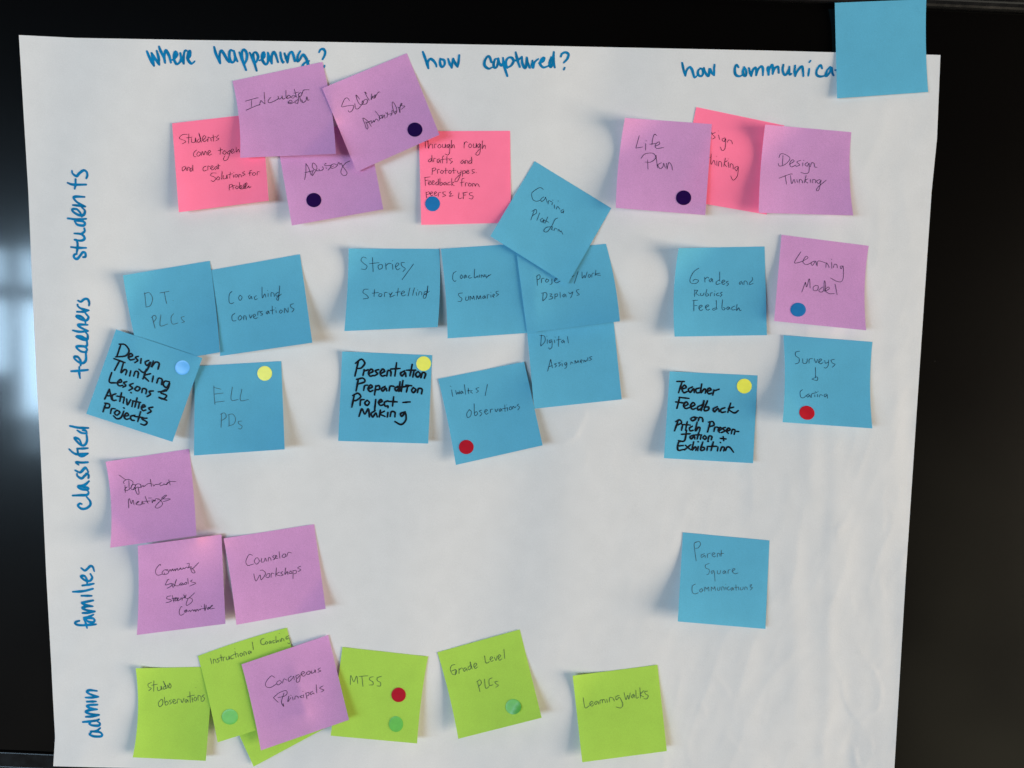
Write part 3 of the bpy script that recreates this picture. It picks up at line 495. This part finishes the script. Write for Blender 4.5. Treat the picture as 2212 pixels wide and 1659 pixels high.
note('displays', 'blue', [(1116, 549), (1309, 526.5), (1339, 694.2), (1138.5, 718.5)], 'blue note reading Project/Work Displays, below the diamond-turned blue note',
 trace=[(2, 1, "538,790 572,688;215,730 220,808;212,728 238,715 242,745 220,760;255,785 258,750 278,745;300,750 290,770 302,780 318,762 300,750;345,750 345,790 330,800;365,772 390,750 378,745 365,768 385,785 415,770;515,732 538,722;605,690 608,745 625,720 632,742 650,690;665,712 658,730 670,738 680,720 665,712;690,738 692,708 708,700;725,675 718,725;760,700 720,712 765,722;270,870 265,940;255,875 295,870 300,905 268,942;325,880 345,882 330,902 350,905 345,922 320,928;372,880 370,925;370,885 392,880 390,900 372,905;415,865 418,912;455,880 438,895 448,908 462,885 468,908;490,865 500,880 520,865;527,860 515,900 505,915;580,842 558,850 565,870 582,885 560,895")],
 lift=(8, 25), wd=1.02, bow=(0, 4, 0, 0))
note('platform', 'blue', [(1155.2, 348.2), (1320.5, 449.7), (1225.5, 614.7), (1059.2, 510.2)], 'blue note turned like a diamond, reading Platform on its second line',
 trace=[(2, 1, "272,-22 240,-38 185,-5 170,20 182,66 215,80 245,70;275,42 250,62 258,82 285,60 290,45 305,90;312,105 318,75 345,85;350,90 345,112;352,68 354,73;366,110 368,142;398,75 401,80;383,148 395,125 415,150;445,150 424,162 432,180 448,160 442,184;195,152 163,242;172,168 205,150 212,180 178,205;240,180 215,246;268,225 246,240 260,262 276,236 272,268;310,215 284,272;272,240 318,262;395,225 372,238 340,300 302,345 275,335 300,305 352,300;352,305 342,325 362,330;366,332 372,312 392,322;398,340 404,322 418,345 424,335 440,366")],
 lift=(8, 7), wd=1.02)
note('grades', 'blue', [(1466, 536), (1651.7, 532.5), (1656.7, 724), (1457.2, 727.2)], 'blue note reading Grades and Rubrics Feedback, one corner curled',
 trace=[(2, 1, "1615,658 1570,690 1540,750 1545,785 1590,790 1612,765 1580,755 1565,770;1668,780 1665,735;1665,755 1690,735 1700,745;1725,745 1705,762 1715,778 1730,750 1735,778;1795,690 1795,770;1790,760 1765,780 1770,800 1800,790;1815,785 1840,770 1828,760 1812,780 1825,800 1842,790;1870,770 1852,780 1872,795 1855,812;1985,770 1965,785 1970,800 1988,780 1995,800;2005,800 2008,770 2030,775 2035,800;2075,735 2078,760 2050,790 2055,800 2085,790;1580,845 1578,905;1578,850 1605,850 1590,875 1618,895;1630,875 1632,895 1655,890 1658,872;1685,840 1675,885 1680,900 1700,892 1690,875;1715,900 1718,875 1735,870;1750,875 1750,898;1752,856 1754,860;1785,872 1768,882 1775,898 1792,892;1818,865 1800,875 1815,888 1798,905;1562,938 1605,935;1572,938 1572,1028;1568,985 1600,980;1618,1005 1645,985 1630,978 1615,1000 1630,1025 1650,1015;1675,1000 1702,982 1688,975 1672,995 1690,1022 1710,1012;1765,935 1768,1010;1765,1000 1735,1010 1742,1022 1775,1008;1820,930 1815,1005 1830,1020 1842,1005 1825,998;1870,990 1855,1005 1868,1018 1878,995 1885,1015;1925,985 1900,1000 1905,1020 1930,1015;1945,970 1940,1025 1960,1000 1970,1025 1982,1020")],
 lift=(12, 6), tl=16, bow=(-6, 0, 0, 0), wd=1.02)
note('model', 'purple', [(1688.2, 507.2), (1876.5, 531), (1871, 713.5), (1672.2, 693.5)], 'purple note reading Learning Model with a blue dot',
 trace=[(3, 1, "285,515 230,605 255,612 300,598;300,598 345,570 330,555 302,600 330,628 375,612;410,595 375,610 385,635 412,600 420,632;425,640 430,600 455,598 495,612;500,655 505,612 525,640 528,655;548,578 551,585;550,605 552,660;565,655 575,625 595,630 600,655;645,640 625,642 632,665 650,640 650,740 630,775 590,770 540,742;292,865 325,778 325,778 335,820 358,750 365,830;415,805 392,822 395,850 425,850 435,815 415,805;475,820 440,850 455,865 480,850 488,768 498,800 490,860;500,855 530,835 520,820 495,850 530,878 575,878;580,795 598,888")],
 lift=(9, 11), bow=(0, -6, 0, 0), wd=1.02)
note('surveys', 'blue', [(1692.2, 724), (1884.7, 738.5), (1884.5, 925.5), (1690.5, 912)], 'blue note reading Surveys above a small arrow, with a red dot',
 trace=[(3, 1, "410,1515 412,1605;380,1618 425,1598 425,1628 380,1618;275,1375 240,1385 240,1415 270,1440 265,1475 235,1485;300,1440 305,1480 335,1475 340,1440;355,1480 358,1445 385,1440;400,1440 415,1475 430,1445;435,1475 465,1450 452,1442 438,1465 455,1485 475,1475;490,1455 498,1480 520,1470;525,1450 520,1500 500,1522 485,1515;575,1445 545,1455 560,1480 580,1490 555,1515"),
  (3, 2, "300,48 278,70 285,115 310,118 330,100;355,85 335,100 345,115 360,95 366,116;375,118 378,88 400,80 425,72;405,92 405,112;410,62 412,66;430,88 428,112;432,62 434,66;445,112 452,92 475,100;505,85 485,95 495,112 512,92 515,124")],
 lift=(11, 13), bow=(4, -5, 0, 0), wd=1.02, blc=5)
note('teacher', 'blue', [(1446.7, 802.2), (1636.5, 811), (1626.7, 1000.7), (1434.2, 989.7)], 'blue note in black marker reading Teacher Feedback on Pitch, with a yellow dot',
 trace=[(2, 2, "1425,-22 1490,-22;1470,-20 1440,75;1470,45 1505,30 1490,10 1468,40 1485,75 1515,65;1560,25 1525,45 1540,72 1570,40 1575,75;1620,35 1590,45 1595,75 1620,75;1640,0 1630,75 1660,45 1675,50 1670,80;1690,65 1720,50 1705,35 1685,60 1700,85 1725,80;1735,95 1745,50;1745,60 1790,45;1445,115 1530,125;1450,115 1425,210;1415,155 1490,165;1485,195 1520,175 1505,155 1482,185 1500,212 1530,205;1545,200 1580,180 1565,160 1542,190 1560,218 1590,210;1640,180 1605,200 1610,225 1645,200 1660,140 1635,230;1690,145 1660,225 1695,225 1700,200 1665,200;1775,195 1740,215 1750,240 1780,210 1790,240;1840,205 1805,220 1810,245 1845,240;1890,165 1865,245;1915,200 1870,215 1920,250 1955,230;1570,285 1545,300 1560,318 1590,300 1570,285 1600,290;1610,318 1620,290 1645,295 1650,325;1435,320 1405,405;1415,325 1450,310 1465,335 1430,355;1475,355 1465,400;1515,325 1500,400;1470,350 1540,355;1560,365 1535,380 1540,405 1565,400;1600,330 1585,405 1610,375 1625,380 1620,410;1715,325 1690,415;1700,330 1735,325 1745,355 1705,370;1745,410 1755,375 1780,375;1785,405 1810,390 1800,375 1782,400 1795,420;1845,375 1820,385 1840,405 1810,420;1855,410 1885,395 1872,380 1852,405 1870,428;1895,430 1905,395 1928,400 1920,435;1942,410 1960,411;1510,400 1490,490 1440,490;1465,435 1540,430;1570,440 1540,455 1550,475 1575,450 1580,475;1615,420 1600,475;1580,440 1640,440;1635,440 1628,478;1665,445 1650,465 1668,478 1680,460 1665,445;1695,480 1705,450 1728,455 1722,482;1825,455 1830,490;1800,470 1850,475;1485,495 1440,505 1435,570 1490,565;1437,535 1480,532;1500,530 1545,570;1545,525 1490,570;1570,500 1555,570 1580,545 1592,550 1588,575;1610,540 1605,575;1608,498 1612,501;1650,500 1630,570 1660,568 1660,548 1638,548;1690,540 1685,575;1695,495 1698,498;1740,500 1720,575;1700,540 1770,538;1780,545 1775,578;1800,505 1804,508;1800,578 1815,545 1835,550 1830,578;1845,575 1860,545 1885,550 1915,590")],
 ink='marker', wd=4.0, lift=(9, 8), tl=5)
note('coaching', 'blue', [(455.7, 583.5), (648, 549.2), (674.7, 740.2), (475.5, 769.2)], 'blue note reading Coaching Conversations',
 trace=[(0, 1, "2005,858 1982,885 1980,950 2000,965 2020,955;2075,890 2062,915 2075,938 2092,910 2075,890;2160,890 2148,905 2158,925 2170,900 2178,925;2215,895 2198,910 2205,930 2225,922;2030,1048 2005,1070 2010,1112 2040,1112;2075,1065 2058,1090 2070,1108 2090,1085 2075,1065;2105,1105 2108,1070 2125,1075 2128,1105;2155,1060 2165,1090 2180,1062;2190,1085 2208,1065 2195,1055 2188,1080 2205,1095 2225,1085"),
  (1, 1, "52,820 55,915 75,880 85,910;105,875 105,905;98,850 100,853;130,905 132,870 155,878 158,905;195,865 172,880 178,900 198,885 205,810 195,925 185,935 180,915 220,882;15,1065 18,1035 35,1030;55,1030 35,1040 58,1055 40,1068;105,1025 88,1042 98,1055 108,1030 115,1052;140,985 142,1055;122,1025 160,1018;172,1020 175,1045;168,1000 170,1003;215,1018 202,1035 212,1048 228,1030 215,1018;245,1045 248,1005 275,1040 278,1000;325,965 298,975 305,998 328,1012 310,1038")],
 lift=(8, 22), bow=(4, 0, 0, 0), wd=1.02)
note('plcs', 'blue', [(265.7, 594.7), (453.2, 563.5), (475, 761), (306, 790)], 'blue note reading D.T. PLCs, its lower corner under the marker note',
 trace=[(0, 1, "1250,870 1262,990;1245,880 1290,870 1318,920 1300,980 1262,995;1380,872 1462,858;1420,866 1430,920 1440,965;1495,938 1497,940;1315,1080 1340,1178;1308,1085 1335,1065 1350,1090 1325,1125;1390,1060 1385,1155 1450,1140;1500,1050 1478,1085 1490,1140 1538,1132;1592,1075 1565,1085 1580,1110 1595,1120 1570,1130")],
 lift=(3, 12), tl=9, bow=(-3, 2, 0, 0), wd=1.02, ink='pencil')
note('ell', 'blue', [(421, 791), (607.5, 780), (615, 970.7), (419, 984)], 'blue note reading ELL PDs with a yellow dot',
 trace=[(0, 2, "1848,15 1850,95 1858,178;1848,30 1910,45;1850,88 1930,78;1855,158 1940,148;2008,25 1998,135 2058,135;2090,45 2078,140 2148,135;1915,255 1910,375;1905,262 1940,250 1955,285 1925,310 1910,312;1978,265 1980,360;1968,268 2010,260 2035,300 2020,345 1970,365;2090,320 2060,325 2065,345 2092,365 2080,388 2060,385")],
 lift=(3, 17), wd=.95, ink='pencil')
note('lessons', 'blue', [(250.7, 711.5), (437, 773.5), (372.5, 954.5), (186.2, 894)], 'tilted blue note in black marker reading Design Thinking Lessons',
 trace=[(0, 1, "1045,1315 1010,1420;1030,1315 1080,1320 1115,1370 1085,1415 1000,1425;1108,1430 1145,1415 1130,1395 1108,1425 1125,1450 1160,1445;1195,1420 1170,1430 1190,1455 1165,1475;1220,1440 1215,1480;1285,1455 1255,1470 1270,1500 1300,1470 1275,1530 1240,1560 1200,1530;1325,1460 1310,1512 1312,1508 1345,1470 1375,1482 1365,1530;985,1440 1080,1475;1035,1455 990,1540;1065,1480 1045,1560 1075,1535 1095,1545 1085,1580;1130,1545 1120,1590;1155,1590 1170,1550 1195,1560 1190,1605;1265,1530 1235,1615;1300,1570 1245,1590 1285,1635;1325,1590 1315,1640;1355,1650 1370,1610 1400,1620 1395,1665;1465,1640 1425,1635 1410,1665 1440,1690 1465,1650 1455,1690 1435,1720;965,1560 945,1640 1005,1650;1015,1650 1050,1640 1040,1620 1015,1650 1030,1675 1060,1670"),
  (0, 2, "1095,-20 1068,-10 1088,12 1062,28;1150,-5 1120,10 1145,35 1115,55;1185,20 1165,45 1190,60 1210,35 1185,20;1225,75 1235,40 1265,50 1260,85;1325,60 1290,65 1300,90 1270,110;1131,74 1136,78;1430,48 1390,75 1440,100 1410,130 1370,115 1440,140;1368,68 1440,60;945,45 905,130;945,45 965,135;920,100 965,105;1000,85 970,100 975,140 1005,140;1050,75 1035,150;1010,105 1075,115;1075,115 1065,165;1095,130 1100,180 1130,135;1150,145 1140,195;1185,120 1165,200;1145,145 1215,160;1205,160 1195,210;1225,205 1255,195 1240,180 1222,205 1235,230 1260,225;1320,200 1285,210 1305,235 1275,255;915,165 890,240;905,165 945,175 940,205 900,205;955,255 965,215 995,215;1010,225 990,250 1010,270 1035,245 1010,225;1070,235 1045,290 1010,300 980,275;1068,205 1074,210;1075,280 1110,270 1095,250 1072,280 1090,305 1115,300;1165,270 1130,280 1135,310 1160,315;1215,240 1190,325;1160,280 1235,290;1270,295 1225,300 1270,330 1250,355 1215,345")],
 ink='marker', wd=4.0, lift=(4, 11))
note('presentation', 'blue', [(739.2, 759.2), (933.7, 767.2), (925, 958.2), (730.5, 952.5)], 'blue note in black marker reading Presentation Preparation, with a yellow dot',
 trace=[(1, 1, "885,1460 855,1590;860,1480 910,1445 940,1480 910,1520 875,1525;925,1585 935,1535;932,1550 970,1535;975,1570 1010,1550 995,1530 972,1560 985,1590 1015,1585;1060,1535 1030,1545 1050,1570 1020,1590;1075,1570 1110,1550 1095,1530 1072,1560 1088,1590 1115,1585;1130,1590 1140,1545 1165,1550 1165,1590;1215,1475 1200,1590;1165,1530 1245,1525;1285,1545 1250,1565 1262,1590 1290,1560 1295,1595;1350,1490 1330,1590;1300,1540 1380,1540;1365,1545 1355,1600;1400,1550 1380,1575 1395,1600 1420,1575 1400,1550;1425,1605 1440,1560 1465,1570 1455,1610"),
  (1, 2, "885,-45 865,60;870,-40 925,-50 940,-20 885,0;930,55 940,15 965,10;970,45 1005,25 990,8 968,40 985,65 1010,55;1035,15 1025,95;1035,20 1065,15 1065,45 1035,50;1115,20 1085,40 1095,62 1122,35 1130,60;1150,60 1160,20 1190,20;1225,20 1200,40 1215,60 1240,30 1245,60;1245,-20 1235,65;1200,30 1320,20;1270,-30 1255,65;1310,25 1300,70;1295,10 1345,15;1360,30 1345,55 1360,75 1380,50 1360,30;1395,75 1405,40 1435,45 1430,85;850,90 828,200;835,100 880,80 905,110 870,140 845,145;900,185 905,140 935,135;960,140 940,165 960,185 980,160 960,140;1035,135 1025,225;1060,165 1090,150 1078,135 1058,160 1075,185 1100,178;1140,145 1110,160 1115,190 1140,190 1140,205;1190,110 1180,190;1140,150 1220,155;1270,160 1332,155;890,280 915,215 940,260 970,215 980,285;1030,230 995,255 1010,285 1035,250 1048,285;1075,225 1065,285;1110,235 1072,258 1115,280;1140,245 1135,285;1160,280 1170,240 1200,245 1200,285;1290,240 1250,255 1260,280 1290,250 1295,310 1255,350 1200,325")],
 ink='marker', wd=4.2, lift=(8, 14), tl=4)
note('observations', 'blue', [(946.2, 818.5), (1132.2, 781.5), (1172.2, 962), (984.7, 1004.5)], 'blue note with Observations on its second line and a red dot',
 trace=[(1, 2, "1980,102 2000,2;1690,50 1700,108;1680,18 1684,22;1725,55 1735,90 1745,70 1755,88 1758,58;1780,60 1765,75 1775,85 1785,65 1790,82;1800,5 1812,90;1835,35 1838,85;1825,60 1855,55;1868,55 1855,70 1872,80;1925,30 1900,42 1922,60 1905,75;1845,220 1822,255 1828,290 1855,275 1860,235 1840,222;1885,170 1890,270 1915,258 1905,238 1890,250;1950,225 1930,235 1952,255 1935,278;1975,245 2000,228 1988,220 1975,240 1990,262 2008,250;2025,250 2028,220 2045,218;2065,215 2075,240 2092,212;2115,210 2100,225 2110,238 2120,215 2126,235;2150,180 2152,240;2130,215 2175,205;2172,205 2175,232;2165,180 2167,183;2200,195 2188,212 2198,225 2212,205 2200,195;2218,218 2222,192 2238,206 2248,192;2272,172 2258,185 2278,200 2262,225")],
 lift=(10, 14), wd=1.02, bow=(2, 0, 0, 0))
note('department', 'purple', [(228, 997.5), (408.2, 969.7), (424.2, 1157), (238, 1183.2)], 'purple note reading Department Meetings',
 trace=[(470, 1880, 260, 1269, "135,270 115,240 150,200 220,185 290,220 300,270 240,370 155,405 145,370 190,330;222,205 228,360;265,355 280,300 330,280 350,310 300,385 268,368;310,385 400,330;350,300 345,370 380,460 405,478 420,450 405,340;345,300 400,270 455,290 445,340 400,342;460,345 500,300 510,330 550,300 600,265 660,268;640,180 665,325;690,268 705,315 740,280 790,285 860,245 830,265 840,305 910,280 900,265 950,290 1000,240;1000,190 1030,295;940,290 1010,232 1140,225;30,98 155,188;145,300 155,440;220,745 215,590 235,565 270,660 300,590 325,680;365,655 420,620 400,612 362,670 450,680 500,620 480,612 480,665 530,650;540,515 580,620 600,650;520,615 640,605;605,548 665,545;675,570 678,640 710,580 715,615 740,575 740,610;745,560 790,562 790,585;800,560 835,590 880,650 850,710 780,745 735,720 790,650 860,580 960,500 930,495 865,560 1030,565 960,600 890,615")],
 lift=(10, 19), tl=5, bow=(7, 2, 0, 0), wd=1.02, blc=7)
note('schools', 'purple', [(297.5, 1179), (478.2, 1154.5), (487, 1347.5), (295.5, 1371.7)], 'purple note reading Community Schools Steering Committee',
 trace=[(590, 2220, 300, 1058, "187,150 175,132 120,200 118,260 150,285 210,270;290,205 240,210 205,250 225,275 280,265 300,230 255,215;235,250 240,270;300,240 320,205 335,230 355,195 365,225 390,195 392,225 420,185 425,215 450,205 465,180 475,205 500,195 505,180 520,195 550,170 575,185 590,120 555,125;575,180 620,165 605,190;605,190 640,190 725,105;610,195 625,240 650,255 672,240 630,190;305,350 290,345 255,410 260,425 345,400 330,440 275,472;370,405 350,440 370,450 410,345 395,380 390,430 440,435;445,425 470,395 500,400 470,420 450,425 500,420 540,385 555,395 540,415 505,412;568,328 575,410;635,350 610,375 680,398 595,440;330,575 280,590 272,615 335,635 320,660 265,672;350,570 372,665;345,620 395,605;375,640 410,605 390,605 395,650 440,610 420,605 425,648 480,610 470,605;485,640 500,605 525,600 510,560;525,575 530,610 545,560;545,610 580,610 665,533;570,620 545,690 560,712 620,670 635,630 600,605 560,615;488,735 475,728 448,790 455,840 480,850 520,825;555,770 520,790 530,810 560,795 550,780 535,800;575,800 595,780 605,800 640,770 650,795 670,770 680,800 700,765 715,790 735,765 750,775;755,718 765,728;805,690 805,785;830,705 815,785;740,765 835,745;840,760 875,740 855,740 850,770 890,740 920,710 905,710 880,760 945,750")],
 lift=(9, 14), bow=(3, 0, 0, 0), wd=1.02)
note('counselor', 'purple', [(483, 1163), (678.5, 1132.5), (703.5, 1315), (510.7, 1349.7)], 'purple note reading Counselor Workshops',
 trace=[(1, 2, "-30,1480 -60,1475 -87,1530 -72,1567 -20,1555;5,1500 -15,1530 5,1557 30,1530 12,1500;50,1505 45,1537 70,1535 80,1505 92,1532;105,1532 110,1500 125,1505 131,1527;157,1478 145,1495 162,1510 148,1520;160,1507 182,1490 170,1480 170,1507 192,1505;200,1448 206,1507;237,1470 225,1495 250,1497 256,1470 237,1470;265,1492 280,1455 307,1460;-20,1640 0,1702 35,1650 45,1692 82,1640 60,1610 35,1610;100,1640 85,1665 110,1672 120,1640 100,1640;130,1672 135,1635 156,1640;177,1588 170,1662;202,1625 175,1645 206,1657;232,1620 215,1635 236,1650 214,1658;257,1588 250,1647 270,1620 276,1647;300,1615 285,1635 312,1637 300,1615;320,1610 320,1684;322,1615 346,1610 346,1635 322,1642;387,1573 360,1590 387,1605 364,1622")],
 lift=(10, 7), bow=(2, 0, 0, 0), wd=1.02, brc=4)
note('square', 'blue', [(1475.2, 1150), (1662.2, 1167.5), (1653.5, 1358.7), (1464, 1342.5)], 'pencilled blue note standing alone in the families row',
 trace=[(2, 2, "1600,1365 1575,1380 1580,1440 1592,1530;1580,1370 1615,1360 1630,1385 1610,1415 1585,1420;1665,1465 1635,1480 1640,1500 1665,1480 1670,1500;1690,1500 1692,1470 1715,1462;1730,1480 1755,1465 1740,1458 1728,1475 1745,1495 1760,1485;1775,1495 1778,1462 1795,1470 1798,1490;1810,1435 1808,1490;1795,1470 1832,1462;1705,1550 1672,1565 1675,1590 1705,1605 1700,1640 1682,1648;1745,1610 1722,1620 1728,1640 1748,1620 1755,1705;1775,1612 1778,1640 1798,1635 1802,1610;1840,1610 1822,1625 1832,1640 1845,1618 1850,1640;1868,1640 1870,1610 1888,1605;1905,1620 1928,1600 1915,1595 1903,1615 1925,1640 1955,1632"),
  (2, 3, "1585,70 1558,90 1560,140 1580,155 1612,145;1638,108 1622,125 1632,140 1650,122 1638,108;1665,135 1668,95 1685,115 1698,95 1702,130;1722,130 1724,95 1740,115 1752,92 1758,128;1775,100 1778,125 1795,120 1798,95;1812,125 1814,95 1830,98 1834,122;1848,95 1850,120;1846,72 1848,75;1875,92 1860,105 1868,122 1882,118;1905,98 1890,112 1900,125 1910,102 1915,122;1935,75 1938,125;1925,100 1960,95;1958,95 1960,122;1975,98 1975,120 1995,115 1998,95;2010,120 2014,95 2030,100 2034,118;2055,80 2072,75 2058,95 2078,100 2060,122")],
 lift=(16, 6), wd=.95, ink='pencil')
note('studio', 'green', [(293, 1443.7), (461, 1440), (444.5, 1643.5), (286.7, 1636)], 'green note reading Studio Observations, lowest on the left edge',
 trace=[(0, 3, "1310,920 1280,935 1285,960 1308,970 1285,992;1330,905 1328,998;1310,945 1360,935;1360,960 1365,990 1390,980 1392,950 1400,985;1430,950 1410,965 1418,980 1435,960 1410,908 1440,975;1448,940 1452,970;1470,930 1458,955 1472,970 1478,945 1462,925;1395,1065 1370,1095 1378,1130 1405,1110 1405,1070 1390,1065;1420,1045 1430,1115 1455,1100 1440,1080 1430,1095;1480,1070 1462,1080 1482,1095 1465,1110;1495,1090 1515,1075 1502,1065 1492,1085 1508,1105 1525,1090;1532,1100 1535,1065 1555,1065;1562,1065 1575,1095 1590,1055;1612,1065 1598,1080 1608,1095 1620,1070 1626,1092;1640,1000 1645,1095;1618,1045 1680,1030;1660,1050 1665,1090;1685,1045 1675,1065 1690,1080 1700,1058 1685,1045;1712,1075 1712,1035 1735,1040 1738,1070;1765,1025 1748,1040 1768,1055 1755,1082 1735,1078;1691,962 1694,964")],
 lift=(7, 9), tl=5, bow=(8, 0, 0, 0), wd=1.02, ink='pencil')
note('hidden', 'green', [(469, 1483), (634, 1395), (715, 1566), (548, 1656)], 'green note almost hidden below the Corageous Principals note',
 lift=(3, 4))
note('instructional', 'green', [(427.5, 1417.2), (620, 1356), (662, 1543), (470, 1603.7)], 'green note reading Instructional Coaching with a green dot',
 trace=[(0, 3, "1818,710 1830,760;1845,755 1845,720 1862,725 1868,750;1890,710 1875,720 1895,732 1880,750;1908,680 1915,735;1895,710 1925,700;1930,735 1930,705 1945,700;1955,700 1960,725 1978,715 1978,690 1985,720;2015,685 1995,695 2000,718 2022,708;2030,650 2040,705;2015,680 2055,670;2055,675 2060,700;2027,627 2030,630;2085,665 2072,680 2085,695 2098,675 2085,665;2110,690 2108,655 2125,660 2130,682;2160,645 2145,660 2155,675 2168,650 2172,668;2180,570 2190,640"),
  (1, 3, "70,540 45,550 42,580 60,595 80,585;90,565 80,580 92,590 102,575 90,565;125,560 112,572 120,585 130,565 135,582;160,555 145,565 150,580 165,575;172,520 175,575 190,555 198,572;208,548 212,568;200,495 202,498;222,565 222,540 238,545 242,562;285,515 260,530 265,548 285,535 298,570 290,585 272,578")],
 lift=(11, 11), wd=1.02, ink='pencil', bow=(2, 0, -3, 0))
note('mtss', 'green', [(739.7, 1397.7), (924.7, 1418.2), (901, 1606), (714.2, 1589.2)], 'green note reading MTSS with a red dot over a green dot',
 trace=[(1, 3, "815,940 820,860 845,915 870,865 880,930;890,868 968,862;915,866 925,955;1015,870 985,878 985,900 1010,915 1010,940 978,942;1085,868 1050,880 1050,905 1075,920 1075,950 1045,950")],
 lift=(6, 8), wd=1.02, ink='pencil', bow=(0, -3, 0, 0))
note('principals', 'purple', [(521.7, 1435), (708.7, 1371.7), (753.7, 1555), (563.5, 1621)], 'purple note reading Corageous Principals, lying over green notes',
 trace=[(1, 3, "162,877 130,865 85,920 90,957 130,962 180,930;205,900 180,920 190,942 220,920 205,900;230,927 240,890 267,900;307,865 280,885 285,912 315,885 325,865 331,897;372,850 345,865 355,887 380,860 375,910 350,917 350,890;385,857 420,835 405,825 390,845 410,867 432,850;457,820 435,840 455,852 470,830 457,820;480,820 480,842 505,830 510,810 516,837;557,793 535,810 562,820 534,832;150,1052 200,1010 260,990 267,1020 240,1040 190,1050;150,1052 192,1092;242,1010 220,1090 240,1127 234,1100;275,1087 285,1035 275,1087 302,1050;315,1045 321,1072;300,1030 304,1034;335,1067 340,1040 360,1040 366,1057;402,1030 380,1045 402,1052;410,1025 413,1052;404,996 408,1000;430,1010 441,1062;430,1015 456,1005 456,1030 440,1037;492,995 470,1010 475,1027 495,1010 502,1022;520,938 526,1012;582,948 550,970 587,985 564,1002")],
 lift=(7, 14), wd=1.02, bow=(2, 0, 0, 0))
note('grade', 'green', [(944.7, 1409.2), (1122.7, 1359.7), (1170.2, 1550.5), (990, 1596)], 'green note reading Grade Level PLCs with a shiny green dot',
 trace=[(1, 3, "1720,765 1690,775 1680,810 1700,850 1730,845 1728,810 1690,822;1728,810 1722,855;1755,845 1755,800;1755,815 1775,795 1788,800;1810,790 1792,810 1802,825 1818,800 1825,822;1850,775 1832,795 1842,812 1858,790 1850,740 1868,805;1885,790 1908,765 1895,752 1882,775 1895,800 1915,785;1975,690 1988,752 2020,740;2025,725 2045,705 2032,698 2022,718 2035,738 2052,728;2058,700 2075,730 2085,690;2095,715 2115,690 2102,680 2092,705 2105,728 2125,715;2142,632 2150,715;1915,915 1935,1000;1908,915 1935,898 1948,925 1925,955;1975,890 1985,970 2015,955;2040,880 2015,895 2018,945 2048,940;2092,910 2065,915 2075,932 2095,945 2072,962")],
 lift=(11, 19), wd=1.02, ink='pencil', bow=(3, 0, 0, 0))
note('walks', 'green', [(1237, 1459.7), (1420.2, 1436.2), (1440.5, 1622.5), (1257.7, 1646.7)], 'green note reading Learning Walks, farthest from the other green notes',
 trace=[(2, 3, "615,1050 632,1138 670,1120;675,1115 700,1095 688,1082 672,1105 690,1125 708,1110;735,1080 715,1095 725,1112 742,1085 750,1110;760,1105 762,1075 780,1070;782,1098 785,1068 800,1072 808,1095;818,1065 825,1095;842,1090 845,1052 872,1055 886,1082;928,1032 898,1045 905,1072 930,1050 958,1110 940,1140 900,1132;968,1005 985,1070 1000,1030 1010,1065 1022,1010;1050,1020 1032,1040 1042,1055 1055,1025 1062,1050;1070,985 1075,1055 1095,1045;1105,965 1112,1055;1140,990 1110,1025 1140,1045;1172,995 1148,1000 1155,1020 1178,1035 1165,1062 1140,1060")],
 lift=(14, 11), tl=6, wd=1.02, ink='pencil')

# ------------------------------------------------------------------ round stickers
def sticker(on, mat, cx, cy, rx, ry, label, rot=0.0, curl=0.0):
    n = NOTES[on]; V = [(cx, cy)]; Fc = []; K = 40; R = (.35, .7, .92, 1.0); lift = [.00034]
    for k, r in enumerate(R):
        for a in range(K):
            t = 6.28319 * a / K; x, y = rx * r * math.cos(t), ry * r * math.sin(t)
            V.append((cx + x * math.cos(rot) - y * math.sin(rot), cy + x * math.sin(rot) + y * math.cos(rot)))
            lift.append((.00034 if k < 3 else .00028) + curl * max(0, r * math.cos(t - .6)) ** 2)
    for a in range(K):
        Fc.append((0, 1 + a, 1 + (a + 1) % K))
        for k in range(3):
            s = 1 + k * K; Fc.append((s + a, s + K + a, s + K + (a + 1) % K, s + (a + 1) % K))
    V = np.array(V); P = unproj(V[:, 0], V[:, 1], n.h(V[:, 0], V[:, 1]) + np.array(lift))
    o = mesh_obj('round_sticker', P, Fc, mat); recentre(o, P[0])
    tag(o, label, 'sticker', 'round dot stickers on the notes')
sticker('scholar', 's_purple', 896.2, 280, 16.2, 15.4, 'dark purple dot on the tilted Scholar Ambassadors note')
sticker('advisory', 's_purple', 678, 432.2, 16.2, 15.4, 'dark purple dot on the Advisory note')
sticker('lifeplan', 's_purple', 1476.7, 427.2, 16.4, 15.9, 'dark purple dot on the Life Plan note')
sticker('rough', 's_blue', 934.5, 440.2, 16, 16.2, 'deep blue dot on the pink rough drafts note')
sticker('model', 's_blue', 1724.2, 669, 16.6, 15.1, 'deep blue dot on the purple Learning Model note')
sticker('lessons', 's_light', 394, 794.2, 15.9, 15.6, 'shiny light blue dot on the Design Thinking Lessons note')
sticker('ell', 's_yellow', 571.7, 806.5, 16, 15.9, 'yellow dot on the ELL PDs note')
sticker('presentation', 's_yellow', 915, 785.5, 16, 15.9, 'yellow dot at the corner of the Presentation Preparation note')
sticker('teacher', 's_yellow', 1607.7, 834, 16.2, 15.9, 'yellow dot on the Teacher Feedback note')
sticker('observations', 's_red', 1007.2, 965.7, 16, 15.4, 'red dot on the blue Observations note')
sticker('surveys', 's_red', 1743.2, 891.7, 16.8, 15.0, 'red dot on the Surveys note', .4)
sticker('mtss', 's_red', 861, 1501, 15.6, 15.8, 'red dot on the green MTSS note')
sticker('mtss', 's_green', 855.5, 1564.2, 15.4, 17.1, 'green dot below the red dot on the MTSS note')
sticker('instructional', 's_green', 496.7, 1548.5, 17.6, 16.8, 'green dot on the Instructional Coaching note')
sticker('grade', 's_green', 1109, 1526.7, 16.8, 16.6, 'green dot with a curled shiny edge on the Grade Level PLCs note', 0, .0018)
